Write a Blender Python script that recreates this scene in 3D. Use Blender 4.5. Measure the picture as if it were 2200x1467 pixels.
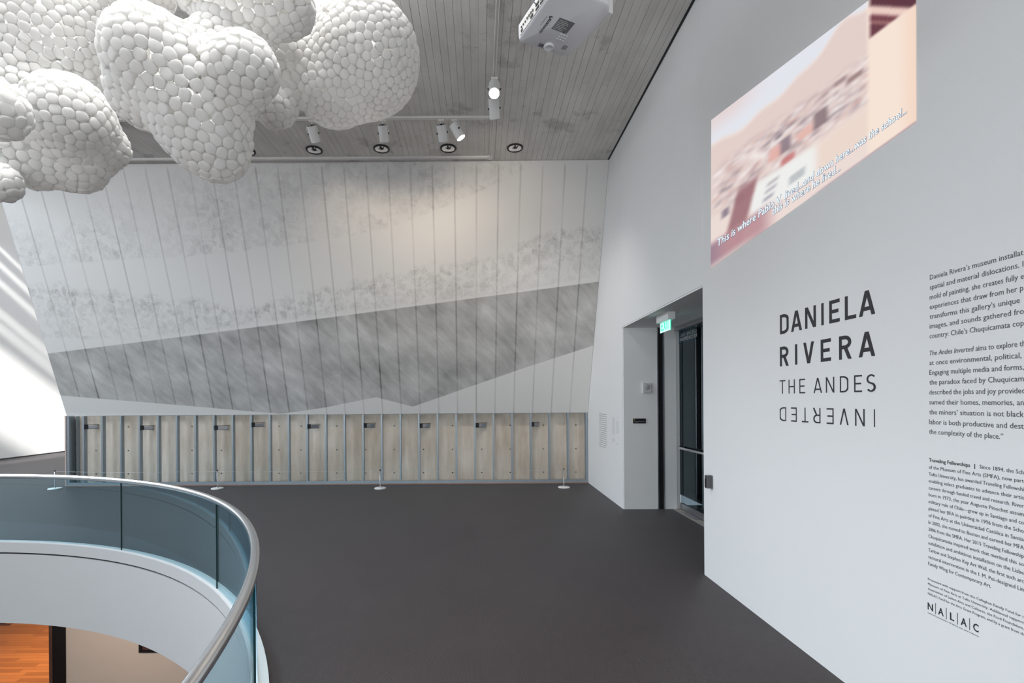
import bpy, bmesh, math, random
import numpy as np
from mathutils import Vector, Matrix

for _o in list(bpy.data.objects):
    bpy.data.objects.remove(_o)
SC = bpy.context.scene
COL = SC.collection
R_ = random.Random(7)

# ------------------------------------------------------------------ camera
F, CX, CY, ROLL, H = 1039.0, 1029.5, 860.5, 0.0065, 1.8
cam = bpy.data.cameras.new('camera'); camo = bpy.data.objects.new('camera', cam); COL.objects.link(camo)
cam.sensor_width = 36.0; cam.lens = F / 2200 * 36
cam.shift_x = (1100 - CX) / 2200; cam.shift_y = (CY - 733.5) / 2200
cam.clip_start = 0.05; cam.clip_end = 200
camo.location = (0, 0, H); camo.rotation_euler = (math.pi / 2, ROLL, 0)
SC.camera = camo

# ------------------------------------------------------------------ world, sun, daylight, exposure
SC.view_settings.view_transform = 'Standard'; SC.view_settings.look = 'None'
SC.view_settings.exposure = 0.30; SC.view_settings.gamma = 1.0; SC.view_settings.use_curve_mapping = False
EXPO = 2.0 ** SC.view_settings.exposure
wd = bpy.data.worlds.new('sky'); SC.world = wd; wd.use_nodes = True
bg = wd.node_tree.nodes['Background']; bg.inputs[0].default_value = (0.78, 0.89, 1.0, 1); bg.inputs[1].default_value = 0.4

def light(kind, name, loc, energy, color=(1, 1, 1), target=None, parent=None, **kw):
    l = bpy.data.lights.new(name, kind); l.energy = energy; l.color = color
    for k, v in kw.items(): setattr(l, k, v)
    o = bpy.data.objects.new(name, l); COL.objects.link(o); o.location = loc
    if target is not None:
        o.rotation_euler = (Vector(target) - Vector(loc)).to_track_quat('-Z', 'Y').to_euler()
    if parent:
        o.parent = parent; o.location = Vector(loc) - parent.location
    return o

sun = light('SUN', 'sun', (-6, -4, 12), 7.0, (1.0, 0.97, 0.92), angle=math.radians(2.4))
sun.rotation_euler = Vector((-0.4, 1.0, -0.64)).to_track_quat('-Z', 'Y').to_euler()
# daylight from the left bay, then added fills behind viewer and over the cloud
light('AREA', 'skylight_daylight', (-12.2, 11.5, 8.2), 45, (0.74, 0.87, 1.0), target=(-9.5, 11.5, 0.0), shape='RECTANGLE', size=12.0, size_y=5.0)
light('AREA', 'left_clerestory_daylight', (-15.25, 6.2, 6.95), 1480, (0.80, 0.90, 1.0), target=(2.0, 6.2, 2.5), shape='RECTANGLE', size=13.4, size_y=3.0)
light('AREA', 'rear_fill_light', (-5.5, -6.2, 1.7), 400, (0.97, 0.98, 1.0), target=(-5.0, 9.0, 2.2), shape='RECTANGLE', size=13.0, size_y=3.0)  # fill light added behind the camera, no window known there
light('AREA', 'cloud_fill_light', (-2.5, 3.1, 6.02), 185, (1.0, 0.99, 0.98), target=(-2.5, 3.1, 0.0), shape='RECTANGLE', size=3.8, size_y=3.5, spread=math.radians(95))  # added to brighten the hanging cloud; the ceiling is solid here

# ------------------------------------------------------------------ pixel -> place on a known plane
def uv(px, py):
    dx, dy = px - CX, py - CY
    return (dx - ROLL * dy) / F, (dy + ROLL * dx) / F
def onZ(px, py, z):
    u, v = uv(px, py); Y = (H - z) / v; return Vector((u * Y, Y, z))
def onX(px, py, X):
    u, v = uv(px, py); Y = X / u; return Vector((X, Y, H - v * Y))
def onY(px, py, Y):
    u, v = uv(px, py); return Vector((u * Y, Y, H - v * Y))
def Yat(px, z, X):
    py = 860.0
    for _ in range(6):
        u, v = uv(px, py); Y = X / u
        py = CY + (H - z) / Y * F - ROLL * (px - CX)
    return Y

# main dimensions (metres)
XF, XN, ZC = 2.359, 2.301, 6.108        # far and near planes of the right wall, ceiling height
YB = 10.505                             # front of the stud frame
XL = -15.4                              # left wall
YNE = 4.965                             # far end of the near right wall
CXR, CYR, RR = -6.367, 0.647, 5.50      # atrium circle
ZR = 0.88                               # handrail height

# ------------------------------------------------------------------ materials
def new_mat(name):
    m = bpy.data.materials.new(name); m.use_nodes = True
    nt = m.node_tree; return m, nt, nt.nodes['Principled BSDF']
def N(nt, t, **kw):
    n = nt.nodes.new(t)
    for k, v in kw.items():
        if k.startswith('i_'):
            n.inputs[k[2:].replace('_', ' ')].default_value = v
        else: setattr(n, k, v)
    return n
def L(nt, a, b): nt.links.new(a, b)
def lin(c):
    return tuple(((x / 255.0) / 12.92 if x / 255.0 <= 0.04045 else ((x / 255.0 + 0.055) / 1.055) ** 2.4) for x in c)
def col4(c): return tuple(c) + (1.0,)

def plain(name, c, rough=0.6, metal=0.0, spec=0.3, var=0.06, scale=4.0, bump=0.0, bscale=80.0, emit=None, estr=0.0):
    """procedural paint: base colour with a low noise variation and optional fine bump"""
    m, nt, b = new_mat(name)
    tc = N(nt, 'ShaderNodeTexCoord'); no = N(nt, 'ShaderNodeTexNoise'); no.inputs['Scale'].default_value = scale; no.inputs['Detail'].default_value = 4
    L(nt, tc.outputs['Object'], no.inputs['Vector'])
    mx = N(nt, 'ShaderNodeMix', data_type='RGBA')
    mx.inputs['A'].default_value = col4([x * (1 - var) for x in c]); mx.inputs['B'].default_value = col4([min(1, x * (1 + var)) for x in c])
    L(nt, no.outputs['Fac'], mx.inputs['Factor']); L(nt, mx.outputs['Result'], b.inputs['Base Color'])
    b.inputs['Roughness'].default_value = rough; b.inputs['Metallic'].default_value = metal
    b.inputs['Specular IOR Level'].default_value = spec
    if bump:
        n2 = N(nt, 'ShaderNodeTexNoise'); n2.inputs['Scale'].default_value = bscale; L(nt, tc.outputs['Object'], n2.inputs['Vector'])
        bp = N(nt, 'ShaderNodeBump'); bp.inputs['Strength'].default_value = bump; bp.inputs['Distance'].default_value = 0.005
        L(nt, n2.outputs['Fac'], bp.inputs['Height']); L(nt, bp.outputs['Normal'], b.inputs['Normal'])
    if emit:
        b.inputs['Emission Color'].default_value = col4(emit); b.inputs['Emission Strength'].default_value = estr / EXPO
    return m

M = {}
M['white_wall'] = plain('white_wall_paint', (0.80, 0.80, 0.80), 0.7, var=0.015, scale=1.5, bump=0.05, bscale=220)
M['white_near'] = plain('white_near_wall_paint', (0.76, 0.76, 0.76), 0.7, var=0.015, scale=1.2, bump=0.05, bscale=220)
M['white_gloss'] = plain('white_enamel', (0.80, 0.80, 0.79), 0.35, var=0.02)
M['jamb'] = plain('jamb_paint', (0.84, 0.84, 0.83), 0.7, var=0.03, scale=3, bump=0.1, bscale=150)
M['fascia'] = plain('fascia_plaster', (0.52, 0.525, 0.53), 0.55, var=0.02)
M['black'] = plain('black_plastic', (0.014, 0.014, 0.016), 0.4, var=0.2)
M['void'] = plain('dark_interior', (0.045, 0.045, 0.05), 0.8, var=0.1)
M['vinyl'] = plain('charcoal_vinyl', (0.035, 0.035, 0.040), 0.5, var=0.05)
M['vinyl_grey'] = plain('grey_vinyl', (0.085, 0.085, 0.09), 0.5, var=0.05)
M['faint'] = plain('pale_grey_vinyl', (0.42, 0.43, 0.44), 0.6, var=0.05)
M['faint2'] = plain('very_pale_grey_vinyl', (0.62, 0.63, 0.64), 0.6, var=0.05)
M['chrome'] = plain('polished_steel', (0.86, 0.86, 0.87), 0.17, 1.0, var=0.03)
M['reflector'] = plain('downlight_reflector', (0.92, 0.92, 0.93), 0.22, 0.75, var=0.03)
M['steel'] = plain('brushed_steel', (0.50, 0.50, 0.52), 0.35, 1.0, var=0.05)
M['dark_steel'] = plain('dark_bracket_steel', (0.05, 0.055, 0.06), 0.45, 0.7, var=0.2)
M['track'] = plain('track_enamel', (0.80, 0.79, 0.77), 0.45, var=0.03)
M['lamp_on'] = plain('lit_lamp_lens', (1, 1, 1), 0.4, emit=(1.0, 0.93, 0.82), estr=14)
M['copper'] = plain('raw_wood_strip', (0.36, 0.21, 0.15), 0.7, var=0.25, scale=9)
M['drywall_edge'] = plain('drywall_edge', (0.50, 0.40, 0.36), 0.8, var=0.1, scale=6)
M['proj'] = plain('projector_plastic', (0.72, 0.72, 0.74), 0.45, var=0.02)
M['proj_panel'] = plain('projector_port_panel', (0.80, 0.79, 0.76), 0.5, var=0.02)
M['label'] = plain('rating_label', (0.20, 0.20, 0.205), 0.5, var=0.1, scale=30)
M['beige_wall'] = plain('beige_lower_wall', (0.62, 0.53, 0.46), 0.8, var=0.03)
M['reader_grey'] = plain('reader_plastic', (0.10, 0.10, 0.105), 0.35, var=0.1)
M['stone'] = plain('threshold_stone', (0.30, 0.285, 0.26), 0.6, var=0.25, scale=7)
M['speaker'] = plain('speaker_plastic', (0.62, 0.62, 0.61), 0.5, var=0.03)
M['speaker_grille'] = plain('speaker_grille', (0.42, 0.42, 0.42), 0.6, var=0.15, scale=200)
M['frame_black'] = plain('black_frame', (0.012, 0.010, 0.010), 0.4)
M['canvas'] = plain('dark_red_canvas', (0.09, 0.035, 0.03), 0.6, var=0.8, scale=14)
M['olive'] = plain('olive_mark', (0.25, 0.27, 0.05), 0.6)
M['pale_print'] = plain('pale_print', (0.55, 0.55, 0.55), 0.6)
M['hole'] = plain('tie_hole_shadow', (0.06, 0.055, 0.05), 0.9)

# galvanised steel: mottled zinc
m, nt, b = new_mat('galvanised_steel')
tc = N(nt, 'ShaderNodeTexCoord'); v = N(nt, 'ShaderNodeTexNoise'); v.inputs['Scale'].default_value = 90; v.inputs['Detail'].default_value = 3
L(nt, tc.outputs['Object'], v.inputs['Vector'])
cr = N(nt, 'ShaderNodeValToRGB'); cr.color_ramp.elements[0].position = 0.35; cr.color_ramp.elements[0].color = (0.27, 0.315, 0.355, 1)
cr.color_ramp.elements[1].position = 0.7; cr.color_ramp.elements[1].color = (0.42, 0.475, 0.52, 1)
L(nt, v.outputs['Fac'], cr.inputs['Fac']); L(nt, cr.outputs['Color'], b.inputs['Base Color'])
b.inputs['Metallic'].default_value = 0.55; b.inputs['Roughness'].default_value = 0.42
M['galv'] = m

# carpet: fine ribs with soft cloudy wear
m, nt, b = new_mat('ribbed_carpet')
tc = N(nt, 'ShaderNodeTexCoord')
n1 = N(nt, 'ShaderNodeTexNoise'); n1.inputs['Scale'].default_value = 1.3; n1.inputs['Detail'].default_value = 6; L(nt, tc.outputs['Object'], n1.inputs['Vector'])
mp = N(nt, 'ShaderNodeMapping'); mp.inputs['Scale'].default_value = (1.0, 9.0, 1.0); L(nt, tc.outputs['Object'], mp.inputs['Vector'])
n2 = N(nt, 'ShaderNodeTexNoise'); n2.inputs['Scale'].default_value = 14; n2.inputs['Detail'].default_value = 4; L(nt, mp.outputs['Vector'], n2.inputs['Vector'])
w = N(nt, 'ShaderNodeTexWave', wave_type='BANDS', bands_direction='X'); w.inputs['Scale'].default_value = 38; w.inputs['Distortion'].default_value = 1.2; w.inputs['Detail'].default_value = 2
L(nt, tc.outputs['Object'], w.inputs['Vector'])
mx = N(nt, 'ShaderNodeMix', data_type='RGBA'); mx.inputs['A'].default_value = (0.024, 0.0185, 0.0192, 1); mx.inputs['B'].default_value = (0.056, 0.045, 0.047, 1)
ad = N(nt, 'ShaderNodeMath', operation='MULTIPLY_ADD'); ad.inputs[1].default_value = 0.5; L(nt, n1.outputs['Fac'], ad.inputs[0])
m2 = N(nt, 'ShaderNodeMath', operation='MULTIPLY'); m2.inputs[1].default_value = 0.35; L(nt, n2.outputs['Fac'], m2.inputs[0]); L(nt, m2.outputs[0], ad.inputs[2])
m3 = N(nt, 'ShaderNodeMath', operation='MULTIPLY_ADD'); m3.inputs[1].default_value = 0.14; L(nt, w.outputs['Fac'], m3.inputs[0]); L(nt, ad.outputs[0], m3.inputs[2])
L(nt, m3.outputs[0], mx.inputs['Factor']); L(nt, mx.outputs['Result'], b.inputs['Base Color'])
b.inputs['Roughness'].default_value = 0.5; b.inputs['Specular IOR Level'].default_value = 0.35
b.inputs['Sheen Weight'].default_value = 0.12; b.inputs['Sheen Roughness'].default_value = 0.35; b.inputs['Sheen Tint'].default_value = (0.88, 0.94, 1.0, 1)
bp = N(nt, 'ShaderNodeBump'); bp.inputs['Strength'].default_value = 0.5; bp.inputs['Distance'].default_value = 0.004
L(nt, w.outputs['Fac'], bp.inputs['Height']); L(nt, bp.outputs['Normal'], b.inputs['Normal'])
M['carpet'] = m

# board-formed ceiling concrete (each board imprint takes its own tone)
def concrete(name, ca, cb, boards, stain):
    m, nt, b = new_mat(name)
    tc = N(nt, 'ShaderNodeTexCoord'); ge = N(nt, 'ShaderNodeNewGeometry')
    mp = N(nt, 'ShaderNodeMapping'); mp.inputs['Scale'].default_value = (3.2, 1.0, 3.2) if boards else (6, 6, 1.0)
    L(nt, ge.outputs['Position'], mp.inputs['Vector'])
    n1 = N(nt, 'ShaderNodeTexNoise'); n1.inputs['Scale'].default_value = 1.6; n1.inputs['Detail'].default_value = 8; n1.inputs['Roughness'].default_value = 0.65
    L(nt, mp.outputs['Vector'], n1.inputs['Vector'])
    n2 = N(nt, 'ShaderNodeTexNoise'); n2.inputs['Scale'].default_value = 0.9; n2.inputs['Detail'].default_value = 6
    L(nt, ge.outputs['Position'], n2.inputs['Vector'])
    f = N(nt, 'ShaderNodeMath', operation='ADD'); L(nt, n1.outputs['Fac'], f.inputs[0]); L(nt, n2.outputs['Fac'], f.inputs[1])
    last = f.outputs[0]
    if boards:
        oi = N(nt, 'ShaderNodeObjectInfo'); k = N(nt, 'ShaderNodeMath', operation='MULTIPLY_ADD'); k.inputs[1].default_value = 0.13
        L(nt, oi.outputs['Random'], k.inputs[0]); L(nt, last, k.inputs[2]); last = k.outputs[0]
    mr = N(nt, 'ShaderNodeMapRange'); mr.inputs['From Min'].default_value = 0.72; mr.inputs['From Max'].default_value = 1.45 if boards else 1.3
    L(nt, last, mr.inputs['Value'])
    mx = N(nt, 'ShaderNodeMix', data_type='RGBA'); mx.inputs['A'].default_value = col4(ca); mx.inputs['B'].default_value = col4(cb)
    L(nt, mr.outputs['Result'], mx.inputs['Factor'])
    if stain:
        n3 = N(nt, 'ShaderNodeTexNoise'); n3.inputs['Scale'].default_value = 1.15; n3.inputs['Detail'].default_value = 9; n3.inputs['Roughness'].default_value = 0.7
        L(nt, ge.outputs['Position'], n3.inputs['Vector'])
        m4 = N(nt, 'ShaderNodeMapRange'); m4.inputs['From Min'].default_value = 0.57; m4.inputs['From Max'].default_value = 0.63; m4.inputs['To Max'].default_value = 0.5
        L(nt, n3.outputs['Fac'], m4.inputs['Value'])
        ms = N(nt, 'ShaderNodeMix', data_type='RGBA'); ms.inputs['B'].default_value = col4([x * stain for x in ca])
        L(nt, mx.outputs['Result'], ms.inputs['A']); L(nt, m4.outputs['Result'], ms.inputs['Factor']); out = ms.outputs['Result']
    else: out = mx.outputs['Result']
    L(nt, out, b.inputs['Base Color']); b.inputs['Roughness'].default_value = 0.85; b.inputs['Specular IOR Level'].default_value = 0.2
    n5 = N(nt, 'ShaderNodeTexNoise'); n5.inputs['Scale'].default_value = 60; L(nt, mp.outputs['Vector'], n5.inputs['Vector'])
    bp = N(nt, 'ShaderNodeBump'); bp.inputs['Strength'].default_value = 0.25; bp.inputs['Distance'].default_value = 0.004
    L(nt, n5.outputs['Fac'], bp.inputs['Height']); L(nt, bp.outputs['Normal'], b.inputs['Normal'])
    return m
M['ceil'] = concrete('board_formed_concrete', (0.57, 0.555, 0.53), (0.78, 0.765, 0.74), True, 0.6)
M['ceil_dark'] = plain('ceiling_joint_concrete', (0.30, 0.29, 0.275), 0.9, var=0.1)
M['conc'] = concrete('bay_concrete', (0.62, 0.53, 0.43), (0.88, 0.81, 0.72), False, 0)

# railing glass: tinted sheet, reflects by fresnel
m = bpy.data.materials.new('railing_glass'); m.use_nodes = True; nt = m.node_tree; nt.nodes.clear()
out = N(nt, 'ShaderNodeOutputMaterial'); tr = N(nt, 'ShaderNodeBsdfTransparent'); tr.inputs[0].default_value = (0.85, 0.955, 0.985, 1)
gl = N(nt, 'ShaderNodeBsdfGlossy'); gl.inputs['Roughness'].default_value = 0.02; gl.inputs['Color'].default_value = (0.78, 0.92, 1.0, 1)
fr = N(nt, 'ShaderNodeFresnel'); fr.inputs['IOR'].default_value = 1.65
gb = N(nt, 'ShaderNodeNewGeometry'); fm = N(nt, 'ShaderNodeMath', operation='SUBTRACT'); fm.use_clamp = True; L(nt, fr.outputs[0], fm.inputs[0]); L(nt, gb.outputs['Backfacing'], fm.inputs[1])
mx = N(nt, 'ShaderNodeMixShader'); L(nt, fm.outputs[0], mx.inputs[0]); L(nt, tr.outputs[0], mx.inputs[1]); L(nt, gl.outputs[0], mx.inputs[2]); L(nt, mx.outputs[0], out.inputs[0])
M['glass'] = m
m = m.copy(); m.name = 'door_glass'; M['door_glass'] = m
[n for n in m.node_tree.nodes if n.type == 'BSDF_TRANSPARENT'][0].inputs[0].default_value = (0.62, 0.68, 0.70, 1)
m = m.copy(); m.name = 'frosted_band'; M['band'] = m
[n for n in m.node_tree.nodes if n.type == 'BSDF_TRANSPARENT'][0].inputs[0].default_value = (0.55, 0.75, 0.82, 1)
M['glass_edge'] = plain('glass_edge_green', (0.01, 0.035, 0.035), 0.2)

# translucent pale foam for the hanging cloud
m = bpy.data.materials.new('pale_translucent_foam'); m.use_nodes = True; nt = m.node_tree; nt.nodes.clear()
out = N(nt, 'ShaderNodeOutputMaterial'); df = N(nt, 'ShaderNodeBsdfDiffuse'); tl = N(nt, 'ShaderNodeBsdfTranslucent')
ge = N(nt, 'ShaderNodeNewGeometry'); no = N(nt, 'ShaderNodeTexNoise'); no.inputs['Scale'].default_value = 3; L(nt, ge.outputs['Position'], no.inputs['Vector'])
mc = N(nt, 'ShaderNodeMix', data_type='RGBA'); mc.inputs['A'].default_value = (0.86, 0.855, 0.84, 1); mc.inputs['B'].default_value = (0.93, 0.925, 0.91, 1)
L(nt, no.outputs['Fac'], mc.inputs['Factor']); L(nt, mc.outputs['Result'], df.inputs[0]); L(nt, mc.outputs['Result'], tl.inputs[0])
mx = N(nt, 'ShaderNodeMixShader'); mx.inputs[0].default_value = 0.45; L(nt, df.outputs[0], mx.inputs[1]); L(nt, tl.outputs[0], mx.inputs[2]); L(nt, mx.outputs[0], out.inputs[0])
M['foam'] = m

# warm plank tones for the lower floor
m, nt, b = new_mat('warm_oak')
oi = N(nt, 'ShaderNodeObjectInfo'); ge = N(nt, 'ShaderNodeNewGeometry'); mp = N(nt, 'ShaderNodeMapping'); mp.inputs['Scale'].default_value = (1.5, 18, 1)
L(nt, ge.outputs['Position'], mp.inputs['Vector']); no = N(nt, 'ShaderNodeTexNoise'); no.inputs['Scale'].default_value = 2; no.inputs['Detail'].default_value = 5; L(nt, mp.outputs['Vector'], no.inputs['Vector'])
k = N(nt, 'ShaderNodeMath', operation='MULTIPLY_ADD'); k.inputs[1].default_value = 0.7; L(nt, oi.outputs['Random'], k.inputs[0]); k2 = N(nt, 'ShaderNodeMath', operation='MULTIPLY'); k2.inputs[1].default_value = 0.4
L(nt, no.outputs['Fac'], k2.inputs[0]); L(nt, k2.outputs[0], k.inputs[2])
mx = N(nt, 'ShaderNodeMix', data_type='RGBA'); mx.inputs['A'].default_value = (0.27, 0.10, 0.032, 1); mx.inputs['B'].default_value = (0.52, 0.22, 0.075, 1)
L(nt, k.outputs[0], mx.inputs['Factor']); L(nt, mx.outputs['Result'], b.inputs['Base Color']); b.inputs['Roughness'].default_value = 0.35
M['oak'] = m
M['brown'] = plain('brown_wood_edge', (0.10, 0.05, 0.035), 0.5, var=0.2)

# ------------------------------------------------------------------ mesh helpers
def rootloc(o):
    while o.parent: o = o.parent
    return o.location.copy()
def mesh_obj(name, verts, faces, mat, parent=None, smooth=False, local=False):
    if parent is not None and not local:
        l = rootloc(parent); verts = [(v[0] - l[0], v[1] - l[1], v[2] - l[2]) for v in verts]
    me = bpy.data.meshes.new(name); me.from_pydata([tuple(v) for v in verts], [], faces); me.update()
    if smooth:
        me.polygons.foreach_set('use_smooth', [True] * len(me.polygons))
    o = bpy.data.objects.new(name, me); COL.objects.link(o)
    if mat is not None: me.materials.append(M[mat] if isinstance(mat, str) else mat)
    if parent is not None: o.parent = parent
    return o
def box_vf(x0, x1, y0, y1, z0, z1):
    return ([(x0, y0, z0), (x1, y0, z0), (x1, y1, z0), (x0, y1, z0), (x0, y0, z1), (x1, y0, z1), (x1, y1, z1), (x0, y1, z1)],
            [(0, 3, 2, 1), (4, 5, 6, 7), (0, 1, 5, 4), (1, 2, 6, 5), (2, 3, 7, 6), (3, 0, 4, 7)])
def box(name, x0, x1, y0, y1, z0, z1, mat, parent=None, bevel=0.0, seg=2):
    vs, fs = box_vf(x0, x1, y0, y1, z0, z1)
    o = mesh_obj(name, vs, fs, mat, parent)
    if bevel: do_bevel(o, bevel, seg)
    return o
def do_bevel(o, w, seg=2, smooth=True):
    bm = bmesh.new(); bm.from_mesh(o.data)
    bmesh.ops.bevel(bm, geom=list(bm.edges), offset=w, segments=seg, affect='EDGES', profile=0.5)
    bm.to_mesh(o.data); bm.free()
class MB:
    def __init__(s): s.v = []; s.f = []
    def add(s, vf):
        n = len(s.v); s.v += list(vf[0]); s.f += [tuple(i + n for i in f) for f in vf[1]]; return s
    def box(s, *a): return s.add(box_vf(*a))
    def build(s, name, mat, parent=None, smooth=False): return mesh_obj(name, s.v, s.f, mat, parent, smooth)
def tube_vf(pts, r, seg=12, closed=False, caps=True):
    pts = [Vector(p) for p in pts]; n = len(pts); vs = []; fs = []
    prev = None
    for i, p in enumerate(pts):
        if closed: t = (pts[(i + 1) % n] - pts[i - 1]).normalized()
        else: t = (pts[min(i + 1, n - 1)] - pts[max(i - 1, 0)]).normalized()
        if prev is None:
            a = Vector((0, 0, 1)) if abs(t.z) < 0.9 else Vector((1, 0, 0))
            nrm = (a - t * a.dot(t)).normalized()
        else: nrm = (prev - t * prev.dot(t)).normalized()
        prev = nrm; bn = t.cross(nrm); rr = r[i] if isinstance(r, (list, tuple)) else r
        for k in range(seg):
            an = 2 * math.pi * k / seg; vs.append(p + (nrm * math.cos(an) + bn * math.sin(an)) * rr)
    m = n if closed else n - 1
    for i in range(m):
        for k in range(seg):
            a = i * seg + k; b_ = i * seg + (k + 1) % seg; c = ((i + 1) % n) * seg + (k + 1) % seg; d = ((i + 1) % n) * seg + k
            fs.append((a, b_, c, d))
    if caps and not closed:
        fs.append(tuple(range(seg))[::-1]); fs.append(tuple((n - 1) * seg + k for k in range(seg)))
    return vs, fs
def tube(name, pts, r, mat, parent=None, seg=12, closed=False):
    vs, fs = tube_vf(pts, r, seg, closed); return mesh_obj(name, vs, fs, mat, parent, True)
def lathe_vf(prof, origin, axis=(0, 0, 1), seg=32):
    """prof: (radius, height along axis) list"""
    ax = Vector(axis).normalized(); a = Vector((1, 0, 0)) if abs(ax.x) < 0.9 else Vector((0, 1, 0))
    u = (a - ax * a.dot(ax)).normalized(); w_ = ax.cross(u); o = Vector(origin); vs = []; fs = []
    for r, h in prof:
        for k in range(seg):
            an = 2 * math.pi * k / seg; vs.append(o + ax * h + (u * math.cos(an) + w_ * math.sin(an)) * r)
    for i in range(len(prof) - 1):
        for k in range(seg):
            fs.append((i * seg + k, i * seg + (k + 1) % seg, (i + 1) * seg + (k + 1) % seg, (i + 1) * seg + k))
    return vs, fs
def lathe(name, prof, origin, axis, mat, parent=None, seg=32, smooth=True):
    vs, fs = lathe_vf(prof, origin, axis, seg); o = mesh_obj(name, vs, fs, mat, parent, smooth)
    return o
def tag(o, label=None, cat=None, group=None, kind=None):
    if label: o['label'] = label
    if cat: o['category'] = cat
    if group: o['group'] = group
    if kind: o['kind'] = kind
    return o
def thing(name, loc, label, cat, group=None):
    o = bpy.data.objects.new(name, None); COL.objects.link(o); o.location = loc; o.empty_display_size = 0.1
    return tag(o, label, cat, group)
def struct(o, label=None):
    o['kind'] = 'structure'
    if label: o['label'] = label
    return o
def autosmooth(o, ang=35):
    bm = bmesh.new(); bm.from_mesh(o.data); bm.normal_update()
    for e in bm.edges:
        if len(e.link_faces) == 2 and e.calc_face_angle(0) > math.radians(ang): e.smooth = False
    bm.to_mesh(o.data); bm.free()

# ------------------------------------------------------------------ structure
# floor plate with the round atrium opening
def ring_plate(x0, x1, y0, y1, r, z, flip=False):
    angs = sorted(set([2 * math.pi * i / 160 for i in range(160)] + [math.atan2(y - CYR, x - CXR) % (2 * math.pi) for x in (x0, x1) for y in (y0, y1)]))
    vs = []; fs = []
    for a in angs:
        c, s = math.cos(a), math.sin(a)
        ts = []
        if c > 1e-9: ts.append((x1 - CXR) / c)
        if c < -1e-9: ts.append((x0 - CXR) / c)
        if s > 1e-9: ts.append((y1 - CYR) / s)
        if s < -1e-9: ts.append((y0 - CYR) / s)
        t = min(ts)
        vs.append((CXR + r * c, CYR + r * s, z)); vs.append((CXR + t * c, CYR + t * s, z))
    n = len(angs)
    for i in range(n):
        j = (i + 1) % n; f = (2 * i, 2 * i + 1, 2 * j + 1, 2 * j); fs.append(f[::-1] if flip else f)
    return vs, fs
vs, fs = ring_plate(XL - 0.2, XF + 0.25, -6.6, 24.0, RR + 0.03, 0.0)
n = len(vs); vs += [(XF + 0.25, 4.4, 0), (3.16, 4.4, 0), (3.16, 8.2, 0), (XF + 0.25, 8.2, 0)]; fs.append((n, n + 1, n + 2, n + 3))
struct(mesh_obj('floor', vs, fs, 'carpet'), 'dark ribbed brown carpet around the round opening')
box('trim_1', 3.16, 3.9, 4.4, 8.2, -0.05, 0.004, 'stone')['kind'] = 'structure'
box('floor_vestibule', 3.9, 6.2, 2.0, 10.5, -0.05, 0.002, 'black')['kind'] = 'structure'

# far right wall with the door opening, jamb reveal, soffit
Y0D, Y1D, ZH = YNE - 0.45, 7.96, 3.0
mb = MB()
mb.box(XF, 3.30, Y1D, 10.75, 0.0, ZC)                 # beyond the opening up to the back corner
mb.box(XF, 3.30, Y0D, Y1D, ZH, ZC)                    # over the opening
struct(mb.build('wall_right_far', 'white_wall'), 'white far right wall over and beyond the doorway')
struct(box('wall_right_near', XN, XN + 0.6, -6.6, YNE, 0.0, ZC, 'white_near'), 'long white near right wall')
# reveal face turned to the photographer, black joint and plaster strip beside the door
xs0 = onY(1413, 900, Y1D).x; xs1 = onY(1425, 900, Y1D).x; xs2 = onY(1450, 900, Y1D).x
struct(box('wall_jamb', XF + 0.012, xs0, Y1D - 0.02, Y1D + 0.05, 0.0, ZH, 'jamb'), 'grey white side of the door recess')
struct(box('trim_2', xs0, xs1, Y1D - 0.004, Y1D + 0.05, 0.0, ZH, 'black'), 'black vertical joint in the door recess')
struct(box('trim_3', xs0 - 0.012, xs0 + 0.006, Y1D - 0.026, Y1D, 0.0, ZH, 'steel'))
struct(box('trim_4', xs1 - 0.006, xs1 + 0.012, Y1D - 0.026, Y1D, 0.0, ZH, 'steel'))
struct(box('wall_jamb_inner', xs1 + 0.012, xs2 + 0.02, Y1D - 0.02, Y1D + 0.05, 0.0, ZH, 'white_wall'), 'pale strip of wall beside the glass door')
struct(box('trim_5', XF + 0.005, 3.30, Y0D, Y1D, ZH - 0.02, ZH - 0.001, 'jamb'), 'soffit of the door recess')
# dark vestibule beyond the glass
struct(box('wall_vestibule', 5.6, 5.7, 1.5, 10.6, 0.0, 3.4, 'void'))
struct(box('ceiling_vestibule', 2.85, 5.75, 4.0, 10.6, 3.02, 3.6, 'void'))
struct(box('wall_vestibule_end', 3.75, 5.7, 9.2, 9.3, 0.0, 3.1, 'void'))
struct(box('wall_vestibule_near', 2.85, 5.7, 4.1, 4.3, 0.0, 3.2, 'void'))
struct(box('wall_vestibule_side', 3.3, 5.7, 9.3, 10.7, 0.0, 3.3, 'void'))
struct(box('wall_vestibule_pier', 4.55, 4.8, 7.6, 7.85, 0.0, 3.1, 'black'))
# thin shadow joint at the edge of the doorway
struct(box('trim_6', XF - 0.002, XF + 0.01, Y1D + 0.004, Y1D + 0.010, ZH, ZC, 'jamb'))
struct(box('trim_7', XN - 0.001, XN + 0.02, YNE, YNE + 0.006, ZH, ZC, 'jamb'))

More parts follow.
